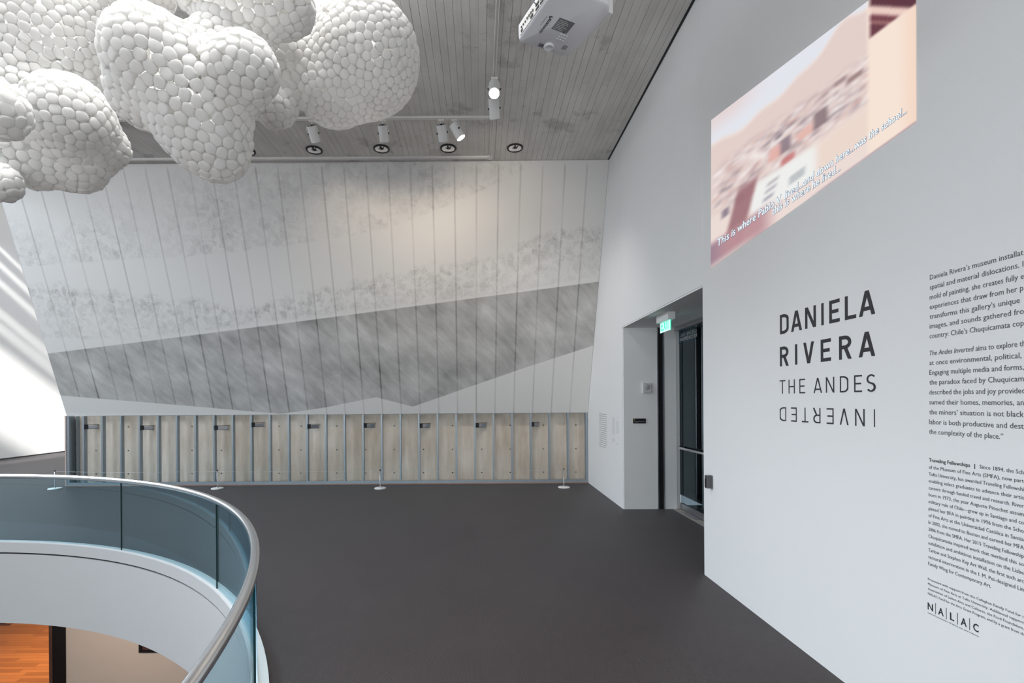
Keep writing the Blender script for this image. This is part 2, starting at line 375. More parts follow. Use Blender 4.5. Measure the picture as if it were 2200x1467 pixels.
# concrete wall behind the studs
YC = YB + 0.20
wb = struct(box('wall_back', -9.0, XF, YC, YC + 0.35, -0.02, ZC + 0.3, 'conc'), 'bare tan concrete wall behind the metal studs')
holes = []
for i, px in enumerate([207, 276, 345, 413, 476, 599.5, 647, 724, 786, 847, 910, 972, 1035, 1096, 1167, 1237]):
    for py in (917, 968, 1018):
        if py == 917 and px in (207, 476, 786, 910, 1035): continue
        holes.append(onY(px, py - (px - 200) * 0.004 - 0.0, YC))
hv = [(0.013 * math.cos(k * math.pi / 4), 0, 0.013 * math.sin(k * math.pi / 4)) for k in range(8)] + [(0.010 * math.cos(k * math.pi / 4), 0.006, 0.010 * math.sin(k * math.pi / 4)) for k in range(8)]
hf = [(k, (k + 1) % 8, 8 + (k + 1) % 8, 8 + k) for k in range(8)] + [tuple(range(8, 16))]
hm = bpy.data.meshes.new('tie_hole'); hm.from_pydata([(a, b_ - 0.008, c) for a, b_, c in hv], [], hf); hm.materials.append(M['hole'])
for p in holes:
    o = bpy.data.objects.new('tie_hole', hm); COL.objects.link(o); o.parent = wb; o.location = (p.x, YC, p.z)

# left tall wall and skylight over the left bay
mb = MB(); mb.box(XL - 0.3, XL, -6.6, -4.0, 0.0, 10.0); mb.box(XL - 0.3, XL, 13.0, 24.0, 0.0, 10.0); mb.box(XL - 0.3, XL, -4.0, 13.0, 0.0, 5.4); mb.box(XL - 0.3, XL, -4.0, 13.0, 8.5, 10.0)
struct(mb.build('wall_left', 'white_wall'), 'tall sunlit white wall on the left')
mb = MB()
for k in range(13): mb.box(XL - 0.2, XL - 0.1, -4.0 + k * 1.4, -3.94 + k * 1.4, 5.4, 8.5)
mb.box(XL - 0.2, XL - 0.1, -4.0, 13.0, 6.9, 6.97); struct(mb.build('window_1', 'steel'), 'high strip window in the left wall')
struct(box('baseboard_left', XL, XL + 0.015, -6.6, 24.0, 0.0, 0.035, 'black'))
struct(box('wall_far_end', XL, XF, 23.7, 24.0, 0.0, 10.0, 'white_wall'))
XS = -10.0                                             # edge of the low concrete ceiling
# roof over the left bay: solid, an open bay, then louvre blades
ZS = 8.6
def yb(c): return (c - ZS) / 0.64
struct(box('ceiling_left_roof', XL, XS + 0.6, -6.6, yb(10.56), ZS, ZS + 0.12, 'white_wall'))
gaps = [(14.08, 14.28), (14.55, 14.75), (15.53, 15.73), (16.11, 16.31), (16.66, 16.82)]
prev = 13.54
for i, (a, b2) in enumerate(gaps + [(18.7, 18.8)]):
    struct(box('ceiling_louvre', XL, XS + 0.6, yb(prev), yb(a), ZS, ZS + 0.05, 'white_wall')); prev = b2
struct(box('ceiling_left_end', XL, XS + 0.6, yb(18.8), 24.0, ZS, ZS + 0.12, 'white_wall'))
struct(box('wall_left_upstand', XS, XS + 0.2, -6.6, 8.9, ZC + 0.02, ZC + 0.45, 'white_wall'))

# concrete ceiling with single board imprints
ce = struct(box('ceiling', XS, XF + 0.5, -6.6, 8.95, ZC + 0.012, ZC + 0.35, 'ceil_dark'), 'grey board formed concrete ceiling')
struct(box('ceiling_near', XS, XF, -6.6, 4.75, ZC - 0.001, ZC + 0.011, 'ceil'))
bvs, bfs = box_vf(0, 1, 0, 1, 0, 1)
bme = bpy.data.meshes.new('board'); bme.from_pydata(bvs, [], bfs); bme.materials.append(M['ceil'])
x = XF - 0.004; bw = 0.0935; rb = random.Random(3); nb = 0
while x - bw > -10.0 and nb < 298:
    y = 4.76; stops = []
    first = True
    while y < 8.93:
        ln = rb.uniform(2.4, 4.6) if x > -5.5 else 9
        if first and ln < 9: ln = rb.uniform(1.2, 3.4)
        first = False
        y2 = min(8.94, y + ln)
        if 8.94 - y2 < 0.5: y2 = 8.94
        o = bpy.data.objects.new('board', bme); COL.objects.link(o); o.parent = ce
        dz = rb.uniform(-0.002, 0.002); ww = bw - rb.uniform(0.0015, 0.0042)
        o.location = (x - ww, y, ZC + dz); o.scale = (ww, y2 - y - 0.003, 0.016); nb += 1
        y = y2
    x -= bw
# dark shadow joint between ceiling and walls
struct(box('trim_8', XF - 0.03, XF + 0.01, -6.6, 8.95, ZC - 0.004, ZC + 0.02, 'black'))

# unseen rear wall; its glazing is added to go with the fill light
rw = MB()
rw.box(XL, XF + 0.3, -6.9, -6.6, 0.0, 0.25); rw.box(XL, XF + 0.3, -6.9, -6.6, 5.8, 10.0)
for i in range(10): rw.box(XL + i * 1.95, XL + i * 1.95 + 0.12, -6.9, -6.6, 0.25, 5.8)
struct(box('sun_blocker', XL - 8, XF + 12, -17.5, -6.9, 5.95, 6.1, 'white_wall'))  # unseen slab added outside to block sun through the rear openings
struct(rw.build('wall_rear', 'white_wall'), 'unseen rear wall with glazing added for the fill light')

# atrium edge: white fascia below the floor, lower storey
def cyl_band(r, z0, z1, seg=192, inward=True, a0=0.0, a1=2 * math.pi):
    vs = []; fs = []
    for i in range(seg + 1):
        a = a0 + (a1 - a0) * i / seg; c, s = math.cos(a), math.sin(a)
        vs.append((CXR + r * c, CYR + r * s, z0)); vs.append((CXR + r * c, CYR + r * s, z1))
    for i in range(seg):
        f = (2 * i, 2 * i + 1, 2 * i + 3, 2 * i + 2); fs.append(f)
    return vs, fs
def ring_solid(r0, r1, z0, z1, seg=192, a0=0.0, a1=2 * math.pi, caps=False):
    vs = []; fs = []
    for i in range(seg + 1):
        a = a0 + (a1 - a0) * i / seg; c, s = math.cos(a), math.sin(a)
        for (r, z) in ((r0, z0), (r1, z0), (r1, z1), (r0, z1)): vs.append((CXR + r * c, CYR + r * s, z))
    for i in range(seg):
        for k in range(4):
            fs.append((4 * i + k, 4 * i + (k + 1) % 4, 4 * i + 4 + (k + 1) % 4, 4 * i + 4 + k))
    if caps: fs += [(0, 1, 2, 3), tuple(4 * seg + k for k in (3, 2, 1, 0))]
    return vs, fs
def flat_smooth(o, ang=30):
    o.data.polygons.foreach_set('use_smooth', [True] * len(o.data.polygons)); autosmooth(o, ang); return o
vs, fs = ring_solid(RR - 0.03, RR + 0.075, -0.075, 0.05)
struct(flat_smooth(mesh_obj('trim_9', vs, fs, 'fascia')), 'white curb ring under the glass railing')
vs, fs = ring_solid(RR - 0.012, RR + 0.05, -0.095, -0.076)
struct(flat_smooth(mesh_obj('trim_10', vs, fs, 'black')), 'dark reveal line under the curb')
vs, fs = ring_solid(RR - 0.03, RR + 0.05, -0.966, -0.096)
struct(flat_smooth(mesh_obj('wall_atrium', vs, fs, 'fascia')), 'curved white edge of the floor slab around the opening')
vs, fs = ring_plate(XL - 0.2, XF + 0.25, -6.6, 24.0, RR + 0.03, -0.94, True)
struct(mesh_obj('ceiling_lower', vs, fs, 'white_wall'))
ZL = -4.2
fl = struct(box('floor_lower', XL, XF, -8, 22, ZL - 0.1, ZL - 0.012, 'brown'), 'warm oak plank floor of the storey below')
ob = random.Random(5); k = 0
ybd = 9.6
while ybd < 14.2:
    x = -12.6 + ob.uniform(-1.2, 0)
    while x < -8.4:
        ln = ob.uniform(0.9, 1.9)
        o = bpy.data.objects.new('plank', bme.copy() if k == 0 else oak_me); COL.objects.link(o)
        if k == 0: oak_me = o.data; oak_me.materials.clear(); oak_me.materials.append(M['oak'])
        o.parent = fl; o.location = (x, ybd, ZL - 0.012); o.scale = (ln - 0.004, 0.116, 0.012); k += 1
        x += ln
    ybd += 0.12
YLW = 9.2
xa = onY(108, 1400, YLW).x; xb = onY(115, 1400, YLW).x; xc = onY(142, 1400, YLW).x
struct(box('wall_lower', xc, 1.8, YLW, YLW + 0.25, ZL, -0.95, 'beige_wall'), 'beige gallery wall of the storey below')
struct(box('door_2', xb, xc, YLW - 0.02, YLW + 0.26, ZL, -0.95, 'frame_black'), 'black door frame edge below the balcony')
struct(box('trim_11', xa, xb, YLW - 0.03, YLW + 0.27, ZL, -0.95, 'brown'))
struct(box('wall_lower_far', XL, -8.0, 14.6, 14.8, ZL, -0.95, 'beige_wall'))
light('AREA', 'lower_gallery_lamp', (-9.9, 11.4, -1.2), 130, (1.0, 0.66, 0.38), target=(-9.9, 11.6, ZL), size=2.0)
light('AREA', 'lower_wall_lamp', (-6.4, 7.3, -1.15), 42, (1.0, 0.83, 0.68), target=(-6.6, YLW, -3.8), size=1.6)

# ------------------------------------------------------------------ leaning mural
TL = onZ(-20, 358.5, ZC); TR = Vector((XF - 0.004, 8.672, ZC - 0.006)); BRc = Vector((XF - 0.004, 10.50, 1.527)); BL = onZ(136, 896, 1.527)
BL = Vector((-9.0, 10.55, 1.527)); TL = Vector((onZ(-12, 358.5, ZC).x, 8.722, ZC - 0.006))
def mur(u, v): return (BL * (1 - u) + BRc * u) * (1 - v) + (TL * (1 - u) + TR * u) * v
def mural_uv(px, py):
    # ray / bilinear patch by a few newton steps
    a, bq = uv(px, py); u, v = 0.5, 0.5
    def proj(u, v):
        p = mur(u, v); return p.x / p.y - a, (H - p.z) / p.y - bq
    for _ in range(12):
        e0 = proj(u, v); e1 = proj(u + 1e-4, v); e2 = proj(u, v + 1e-4)
        J = np.array([[(e1[0] - e0[0]) / 1e-4, (e2[0] - e0[0]) / 1e-4], [(e1[1] - e0[1]) / 1e-4, (e2[1] - e0[1]) / 1e-4]])
        d = np.linalg.solve(J, -np.array(e0)); u += d[0]; v += d[1]
    return u, v
WMU = (BRc - BL).length; HMU = (TR - BRc).length
m, nt, b = new_mat('graphite_mural')
um = N(nt, 'ShaderNodeUVMap'); sp = N(nt, 'ShaderNodeSeparateXYZ'); L(nt, um.outputs[0], sp.inputs[0])
U, V = sp.outputs[0], sp.outputs[1]
metric = N(nt, 'ShaderNodeVectorMath', operation='MULTIPLY'); metric.inputs[1].default_value = (WMU, HMU, 1); L(nt, um.outputs[0], metric.inputs[0])
def math_(op, a, b_=None, c=None, clamp=False):
    n = N(nt, 'ShaderNodeMath', operation=op); n.use_clamp = clamp
    for i, q in enumerate((a, b_, c)):
        if q is None: continue
        if isinstance(q, (int, float)): n.inputs[i].default_value = q
        else: L(nt, q, n.inputs[i])
    return n.outputs[0]
def curve(pts):
    pts = sorted(mural_uv(*p) for p in pts)
    n = N(nt, 'ShaderNodeFloatCurve'); c = n.mapping.curves[0]
    def ev(x):
        for (a, av), (b_, bv) in zip(pts, pts[1:]):
            if x <= b_: return av + (bv - av) * (x - a) / (b_ - a)
        return pts[-1][1]
    P = [(0.0, ev(max(0, pts[0][0])))] + [p for p in pts if 0.004 < p[0] < 0.996] + [(1.0, pts[-1][1])]
    n.mapping.use_clip = False
    while len(c.points) < len(P): c.points.new(0.5, 0.5)
    for q, (a, bv) in zip(c.points, P): q.location = (a, bv); q.handle_type = 'VECTOR'
    n.mapping.update(); L(nt, U, n.inputs['Value'])
    return n.outputs[0]
def step(val, edge, soft):      # 1 where val > edge
    d = math_('SUBTRACT', val, edge); return math_('MULTIPLY_ADD', d, 1.0 / soft, 0.5, clamp=True)
wob = N(nt, 'ShaderNodeTexNoise'); wob.inputs['Scale'].default_value = 2.6; wob.inputs['Detail'].default_value = 3; L(nt, metric.outputs[0], wob.inputs['Vector'])
VW = math_('ADD', V, math_('MULTIPLY', math_('SUBTRACT', wob.outputs['Fac'], 0.5), 0.10))
band_top = curve([(90, 761), (400, 722), (700, 683), (1000, 643), (1286, 605)])
band_bot = curve([(124, 849), (360, 868), (603, 889), (700, 875), (808, 853), (886.6, 873.6), (1000, 834), (1130, 789), (1274, 742)])
peb_lo = curve([(80, 725), (270, 730), (420, 712), (700, 676), (900, 652), (1093, 628), (1286, 592)])
peb_hi = curve([(38, 610), (135, 618), (270, 636), (382, 645), (495, 662), (558, 654), (630, 640), (749, 615), (886, 580), (975, 566), (1083, 545), (1142, 508), (1291, 490)])
up_lo = curve([(0, 575), (72, 571), (270, 557), (405, 551), (558, 535), (700, 515), (837, 490), (975, 436), (1063, 396), (1151, 352), (1300, 300)])
up_hi = curve([(0, 470), (120, 505), (220, 450), (330, 415), (450, 380), (560, 345), (800, 300), (1300, 300)])
in_band = math_('MULTIPLY', math_('SUBTRACT', 1.0, step(V, band_top, 0.004)), step(V, band_bot, 0.003))
in_peb = math_('MULTIPLY', math_('SUBTRACT', 1.0, step(VW, peb_hi, 0.03)), step(V, peb_lo, 0.012))
in_up = math_('MULTIPLY', math_('SUBTRACT', 1.0, step(VW, up_hi, 0.14)), step(V, up_lo, 0.008))
# pebbles: overlapping translucent petals with darker rims
def pebbles(scale, seed, thr):
    mp = N(nt, 'ShaderNodeMapping'); mp.inputs['Location'].default_value = (seed, seed * 1.7, 0); L(nt, metric.outputs[0], mp.inputs['Vector'])
    dn = N(nt, 'ShaderNodeTexNoise'); dn.inputs['Scale'].default_value = 3.0; L(nt, mp.outputs[0], dn.inputs['Vector'])
    av = N(nt, 'ShaderNodeVectorMath', operation='MULTIPLY_ADD'); av.inputs[1].default_value = (0.25, 0.25, 0); L(nt, dn.outputs['Color'], av.inputs[0]); L(nt, mp.outputs[0], av.inputs[2])
    vo = N(nt, 'ShaderNodeTexVoronoi', feature='F1'); vo.inputs['Scale'].default_value = scale; L(nt, av.outputs[0], vo.inputs['Vector'])
    ve = N(nt, 'ShaderNodeTexVoronoi', feature='DISTANCE_TO_EDGE'); ve.inputs['Scale'].default_value = scale; L(nt, av.outputs[0], ve.inputs['Vector'])
    se = N(nt, 'ShaderNodeSeparateColor'); L(nt, vo.outputs['Color'], se.inputs[0])
    on = math_('GREATER_THAN', se.outputs[0], thr)
    inside = math_('MULTIPLY_ADD', ve.outputs['Distance'], 14.0, -0.35, clamp=True)
    rim = math_('SUBTRACT', 1.0, math_('MULTIPLY_ADD', ve.outputs['Distance'], 9.0, -0.3, clamp=True))
    tone = math_('MULTIPLY_ADD', rim, 0.5, math_('MULTIPLY_ADD', se.outputs[1], 0.6, 0.15))
    return math_('MULTIPLY', math_('MULTIPLY', on, inside), tone)
pb = math_('ADD', pebbles(8.0, 0.0, 0.38), math_('ADD', pebbles(11.0, 5.3, 0.48), pebbles(6.0, 9.1, 0.6)))
patch = N(nt, 'ShaderNodeTexNoise'); patch.inputs['Scale'].default_value = 0.9; patch.inputs['Detail'].default_value = 3; L(nt, metric.outputs[0], patch.inputs['Vector'])
pdens = math_('MULTIPLY_ADD', patch.outputs['Fac'], 2.6, -0.75, clamp=True)
# darkest pebbles hug the upper rim of the lower scree
rimd = math_('SUBTRACT', 1.0, math_('MULTIPLY', math_('SUBTRACT', peb_hi, V), 7.0), clamp=True)
d_peb = math_('MULTIPLY', math_('MULTIPLY', in_peb, pb), math_('MULTIPLY_ADD', rimd, 0.11, 0.095))
d_up = math_('MULTIPLY', math_('MULTIPLY', in_up, pb), math_('MULTIPLY_ADD', pdens, 0.13, 0.03))
# dark band: diagonal rubbed streaks
rot = N(nt, 'ShaderNodeMapping'); rot.inputs['Rotation'].default_value = (0, 0, math.radians(48)); L(nt, metric.outputs[0], rot.inputs['Vector'])
st = N(nt, 'ShaderNodeMapping'); st.inputs['Scale'].default_value = (0.75, 3.0, 1); L(nt, rot.outputs[0], st.inputs['Vector'])
sn = N(nt, 'ShaderNodeTexNoise'); sn.inputs['Scale'].default_value = 2.2; sn.inputs['Detail'].default_value = 6; sn.inputs['Roughness'].default_value = 0.6; L(nt, st.outputs[0], sn.inputs['Vector'])
cl = N(nt, 'ShaderNodeTexNoise'); cl.inputs['Scale'].default_value = 1.5; cl.inputs['Detail'].default_value = 6; L(nt, metric.outputs[0], cl.inputs['Vector'])
sm = math_('ADD', math_('MULTIPLY', sn.outputs['Fac'], 0.42), math_('MULTIPLY', cl.outputs['Fac'], 0.58))
edge = math_('SUBTRACT', 1.0, math_('MULTIPLY', math_('SUBTRACT', band_top, V), 9.0), clamp=True)
d_band = math_('MULTIPLY', in_band, math_('ADD', math_('MULTIPLY_ADD', sm, 1.35, -0.31), math_('MULTIPLY', edge, 0.07)))
# ruled vertical lines, their pressure fading in and out
SP = 0.4064
sx = math_('DIVIDE', math_('SUBTRACT', math_('MULTIPLY', math_('SUBTRACT', 1.0, U), WMU), 0.388), SP)
fx = math_('ABSOLUTE', math_('SUBTRACT', sx, math_('ROUND', sx)))
ln_ = math_('SUBTRACT', 1.0, math_('DIVIDE', math_('MULTIPLY', fx, SP), 0.022), clamp=True)
ln_ = math_('POWER', ln_, 0.7)
lv = N(nt, 'ShaderNodeCombineXYZ'); L(nt, math_('MULTIPLY', math_('ROUND', sx), 3.7), lv.inputs[0]); L(nt, math_('MULTIPLY', V, 3.2), lv.inputs[1])
lnz = N(nt, 'ShaderNodeTexNoise'); lnz.inputs['Scale'].default_value = 1.0; lnz.inputs['Detail'].default_value = 2; L(nt, lv.outputs[0], lnz.inputs['Vector'])
lst = math_('MULTIPLY_ADD', lnz.outputs['Fac'], 0.75, -0.14, clamp=True)
okl = step(V, 0.0, 0.001)
lend = math_('SUBTRACT', 1.0, step(V, 0.985, 0.02))
# on the left the ruled lines stop at the lower edge of the dark band
lower = math_('MAXIMUM', step(V, band_bot, 0.004), step(U, 0.49, 0.004))
d_line = math_('MULTIPLY', math_('MULTIPLY', ln_, lst), math_('MULTIPLY', lend, lower))
paper = N(nt, 'ShaderNodeTexNoise'); paper.inputs['Scale'].default_value = 30; paper.inputs['Detail'].default_value = 4; L(nt, metric.outputs[0], paper.inputs['Vector'])
dark = math_('ADD', math_('ADD', d_peb, d_up), math_('ADD', math_('MULTIPLY', d_band, 1.0), math_('MULTIPLY', d_line, 1.0)))
dark = math_('ADD', dark, math_('MULTIPLY_ADD', paper.outputs['Fac'], 0.06, -0.03))
rampf = math_('SUBTRACT', 1.0, dark, clamp=True)
mc = N(nt, 'ShaderNodeMix', data_type='RGBA'); mc.inputs['A'].default_value = (0.045, 0.045, 0.042, 1); mc.inputs['B'].default_value = (0.77, 0.76, 0.74, 1)
L(nt, rampf, mc.inputs['Factor']); L(nt, mc.outputs['Result'], b.inputs['Base Color']); b.inputs['Roughness'].default_value = 0.85; b.inputs['Specular IOR Level'].default_value = 0.15
M['mural'] = m
root = thing('leaning_mural', (BRc + BL) / 2, 'huge leaning grey mural of scree slopes and ruled vertical lines', 'mural')
root.location = (-3.3, 10.5, 1.527)
nu, nv = 58, 24
vs = [mur(i / nu, j / nv) for j in range(nv + 1) for i in range(nu + 1)]
fs = [(j * (nu + 1) + i, j * (nu + 1) + i + 1, (j + 1) * (nu + 1) + i + 1, (j + 1) * (nu + 1) + i) for j in range(nv) for i in range(nu)]
o = mesh_obj('painted_face', vs, fs, 'mural', root)
ul = o.data.uv_layers.new(name='UVMap')
for p in o.data.polygons:
    for li in p.loop_indices:
        vi = o.data.loops[li].vertex_index; ul.data[li].uv = ((vi % (nu + 1)) / nu, (vi // (nu + 1)) / nv)
nn = (TR - BRc).cross(BL - BRc).normalized()
if nn.y < 0: nn = -nn
bk = [mur(0, 0), mur(1, 0), mur(1, 1), mur(0, 1)]; bk2 = [p + nn * 0.022 for p in bk]; bk = [p + nn * 0.006 for p in bk]
mesh_obj('backing_board', bk + bk2, [(0, 1, 2, 3), (4, 7, 6, 5), (0, 4, 5, 1), (1, 5, 6, 2), (2, 6, 7, 3), (3, 7, 4, 0)], 'white_wall', root)

# ------------------------------------------------------------------ stud frame under the mural
frame = thing('metal_stud_frame', (-3.3, YB, 0), 'galvanised metal stud framing exposed under the leaning mural', 'wall framing')
ZT = 1.515
studs = [179 + (1220.7 - 179) / 26 * i for i in range(27)]
sx_ = [onY(px, 960, YB).x for px in studs]
def stud_vf(x, fl=0.035, d=0.092, t=0.004):
    mbs = MB(); mbs.box(x, x + fl, YB, YB + t, 0.05, ZT); mbs.box(x + fl - t, x + fl, YB + t, YB + d - t, 0.05, ZT); mbs.box(x, x + fl, YB + d - t, YB + d, 0.05, ZT)
    return mbs
first = None
for i, x in enumerate(sx_):
    if first is None:
        first = stud_vf(x - 0.018).build('stud', 'galv', frame); fx0 = x; o = first
    else:
        o = bpy.data.objects.new('stud', first.data); COL.objects.link(o); o.parent = frame; o.location = (x - fx0, 0, 0)
    # service holes punched in the web
    for z in (0.26, 0.86):
        q = box('web_slot', x + 0.0172, x + 0.0186, YB + 0.032, YB + 0.060, z, z + 0.07, 'faint', o)
        q.location = (0, 0, 0)
        if i: q.location = (-(x - fx0), 0, 0)
xe = onY(1260.8, 960, YB).x
mbs = MB(); mbs.box(xe - 0.03, xe + 0.02, YB, YB + 0.004, 0.05, ZT); mbs.box(xe - 0.03, xe - 0.026, YB, YB + 0.09, 0.05, ZT); mbs.build('stud', 'galv', frame)
xl = onY(146, 960, YB).x
mbs = MB(); mbs.box(xl - 0.03, xl + 0.03, YB, YB + 0.004, 0.05, ZT); mbs.box(xl + 0.02, xl + 0.024, YB, YB + 0.16, 0.05, ZT); mbs.build('stud', 'galv', frame)
box('corner_stud', xl + 0.08, xl + 0.10, YB + 0.12, YB + 0.19, 0.05, ZT, 'galv', frame)
box('edge_board', -9.0, xl - 0.03, YB - 0.01, YC + 0.3, 0.0, 1.527, 'drywall_edge', frame)['label'] = 'raw brownish board edge'
mbs = MB(); mbs.box(xl - 0.03, xe + 0.02, YB - 0.002, YB + 0.004, 0.012, 0.075); mbs.box(xl - 0.03, xe + 0.02, YB, YB + 0.095, 0.012, 0.017); mbs.build('base_track', 'galv', frame)
box('floor_strip', xl - 0.02, xe + 0.02, YB - 0.045, YB + 0.1, 0.0, 0.012, 'copper', frame)['label'] = 'reddish raw wood strip along the carpet'
mbs = MB(); mbs.box(xl - 0.03, xe + 0.02, YB, YB + 0.095, 1.515, 1.519); mbs.build('head_track', 'galv', frame)
brs = [(183, 211, 917), (303, 330, 919), (461, 491, 919), (541, 567, 912.5), (661, 685.5, 916), (782, 804.6, 914), (902, 922.7, 914.5), (1023, 1043.6, 913.5), (1143, 1157, 911.5)]
for a, c, y in brs:
    p0 = onY(a, y, YB + 0.02); p1 = onY(c, y, YB + 0.19); z = p0.z
    d = (Vector((p1.x, YB + 0.19, z)) - Vector((p0.x - 0.02, YB + 0.02, z))); s = Vector((p0.x - 0.02, YB + 0.02, z)); w_ = d.normalized()
    up = Vector((0, 0, 1)); n_ = w_.cross(up)
    def bar(z0, z1, n0, n1, t0, t1):
        ps = [s + d * t + n_ * nn_ + up * zz for zz in (z0, z1) for (t, nn_) in ((t0, n0), (t1, n0), (t1, n1), (t0, n1))]
        return ps, box_vf(0, 1, 0, 1, 0, 1)[1]
    o = MB().add(bar(-0.048, -0.042, -0.03, 0.03, 0, 1)).add(bar(0.042, 0.048, -0.03, 0.03, 0, 1.06)).add(bar(-0.05, 0.05, -0.032, 0.032, 0, 0.28)).build('brace_bracket', 'dark_steel', frame)
    MB().add(bar(-0.040, 0.026, 0.020, 0.026, 0.28, 0.95)).build('channel_web', 'steel', o)
    o['label'] = 'dark steel channel bracing the stud back to the concrete'

# ------------------------------------------------------------------ low barrier
poles = [(118, 1050.5, 'leftmost, seen across the handrail'), (467, 1050, 'seen just beyond the curve of the handrail'),
         (817, 1049.5, 'before the middle of the stud frame'), (1211.5, 1047.5, 'nearest the right wall')]
tops = []
for px, py, w_ in poles:
    p = onZ(px, py, 0.0)
    s = thing('barrier_post', p, 'low steel barrier post with round white foot, ' + w_, 'barrier post', 'low barrier posts before the stud frame')
    lathe('foot', [(0.0, 0.026), (0.06, 0.026), (0.112, 0.022), (0.121, 0.014), (0.121, 0.0), (0.0, 0.0)], p, (0, 0, 1), 'white_gloss', s, 36)
    lathe('post', [(0.0095, 0.02), (0.0095, 0.385), (0.0, 0.385)], p, (0, 0, 1), 'steel', s, 14)
    lathe('collar', [(0.016, 0.026), (0.016, 0.038), (0.0095, 0.04)], p, (0, 0, 1), 'steel', s, 16)
    lathe('cap', [(0.0095, 0.37), (0.013, 0.372), (0.013, 0.394), (0.0, 0.398)], p, (0, 0, 1), 'black', s, 14)
    tops.append(p + Vector((0, 0, 0.365)))
pts = []
for a, c in zip(tops, tops[1:]):
    for k in range(13):
        t = k / 12; q = a.lerp(c, t); q.z -= 0.018 * 4 * t * (1 - t); pts.append(q)
tag(tube('stretched_line', pts, 0.0022, 'faint2', None, 6), 'thin pale elastic cord strung between the four barrier posts', 'cord')

# ------------------------------------------------------------------ curved glass railing
rail = thing('glass_railing', (CXR, CYR, 0), 'curved glass balustrade with round steel handrail around the atrium', 'railing')
pts = [(CXR + RR * math.cos(2 * math.pi * i / 260), CYR + RR * math.sin(2 * math.pi * i / 260), ZR) for i in range(260)]
tube('handrail', pts, 0.029, 'chrome', rail, 20, True)
ZG0, ZG1 = 0.02, ZR - 0.025
def ang_px(px, py, z):
    # angle on the circle of the seam seen at this pixel
    u, v = uv(px, py); a = u * u + 1; bq = -2 * (u * CXR + CYR); c = CXR ** 2 + CYR ** 2 - RR * RR
    Y = (-bq + math.sqrt(bq * bq - 4 * a * c)) / 2 / a; return math.atan2(Y - CYR, u * Y - CXR)
a1 = ang_px(260, 1100, 0.4); a2 = ang_px(465, 1170, 0.4); da = a1 - a2
npan = round(2 * math.pi / da); da = 2 * math.pi / npan
for i in range(npan):
    s0 = a2 + i * da + 0.0008; s1 = a2 + (i + 1) * da - 0.0008
    vs, fs = ring_solid(RR - 0.006, RR + 0.006, ZG0, ZG1, 24, s0, s1)
    g = flat_smooth(mesh_obj('glass_panel', vs, fs, 'glass', rail))
    e = ring_solid(RR - 0.0062, RR + 0.0062, ZG0 + 0.03, ZG1, 1, s1 - 0.0009, s1, True)
    mesh_obj('edge_seam', e[0], e[1], 'glass_edge', g)
vs, fs = ring_solid(RR - 0.012, RR + 0.012, 0.045, 0.060); flat_smooth(mesh_obj('glazing_channel', vs, fs, 'faint2', rail))

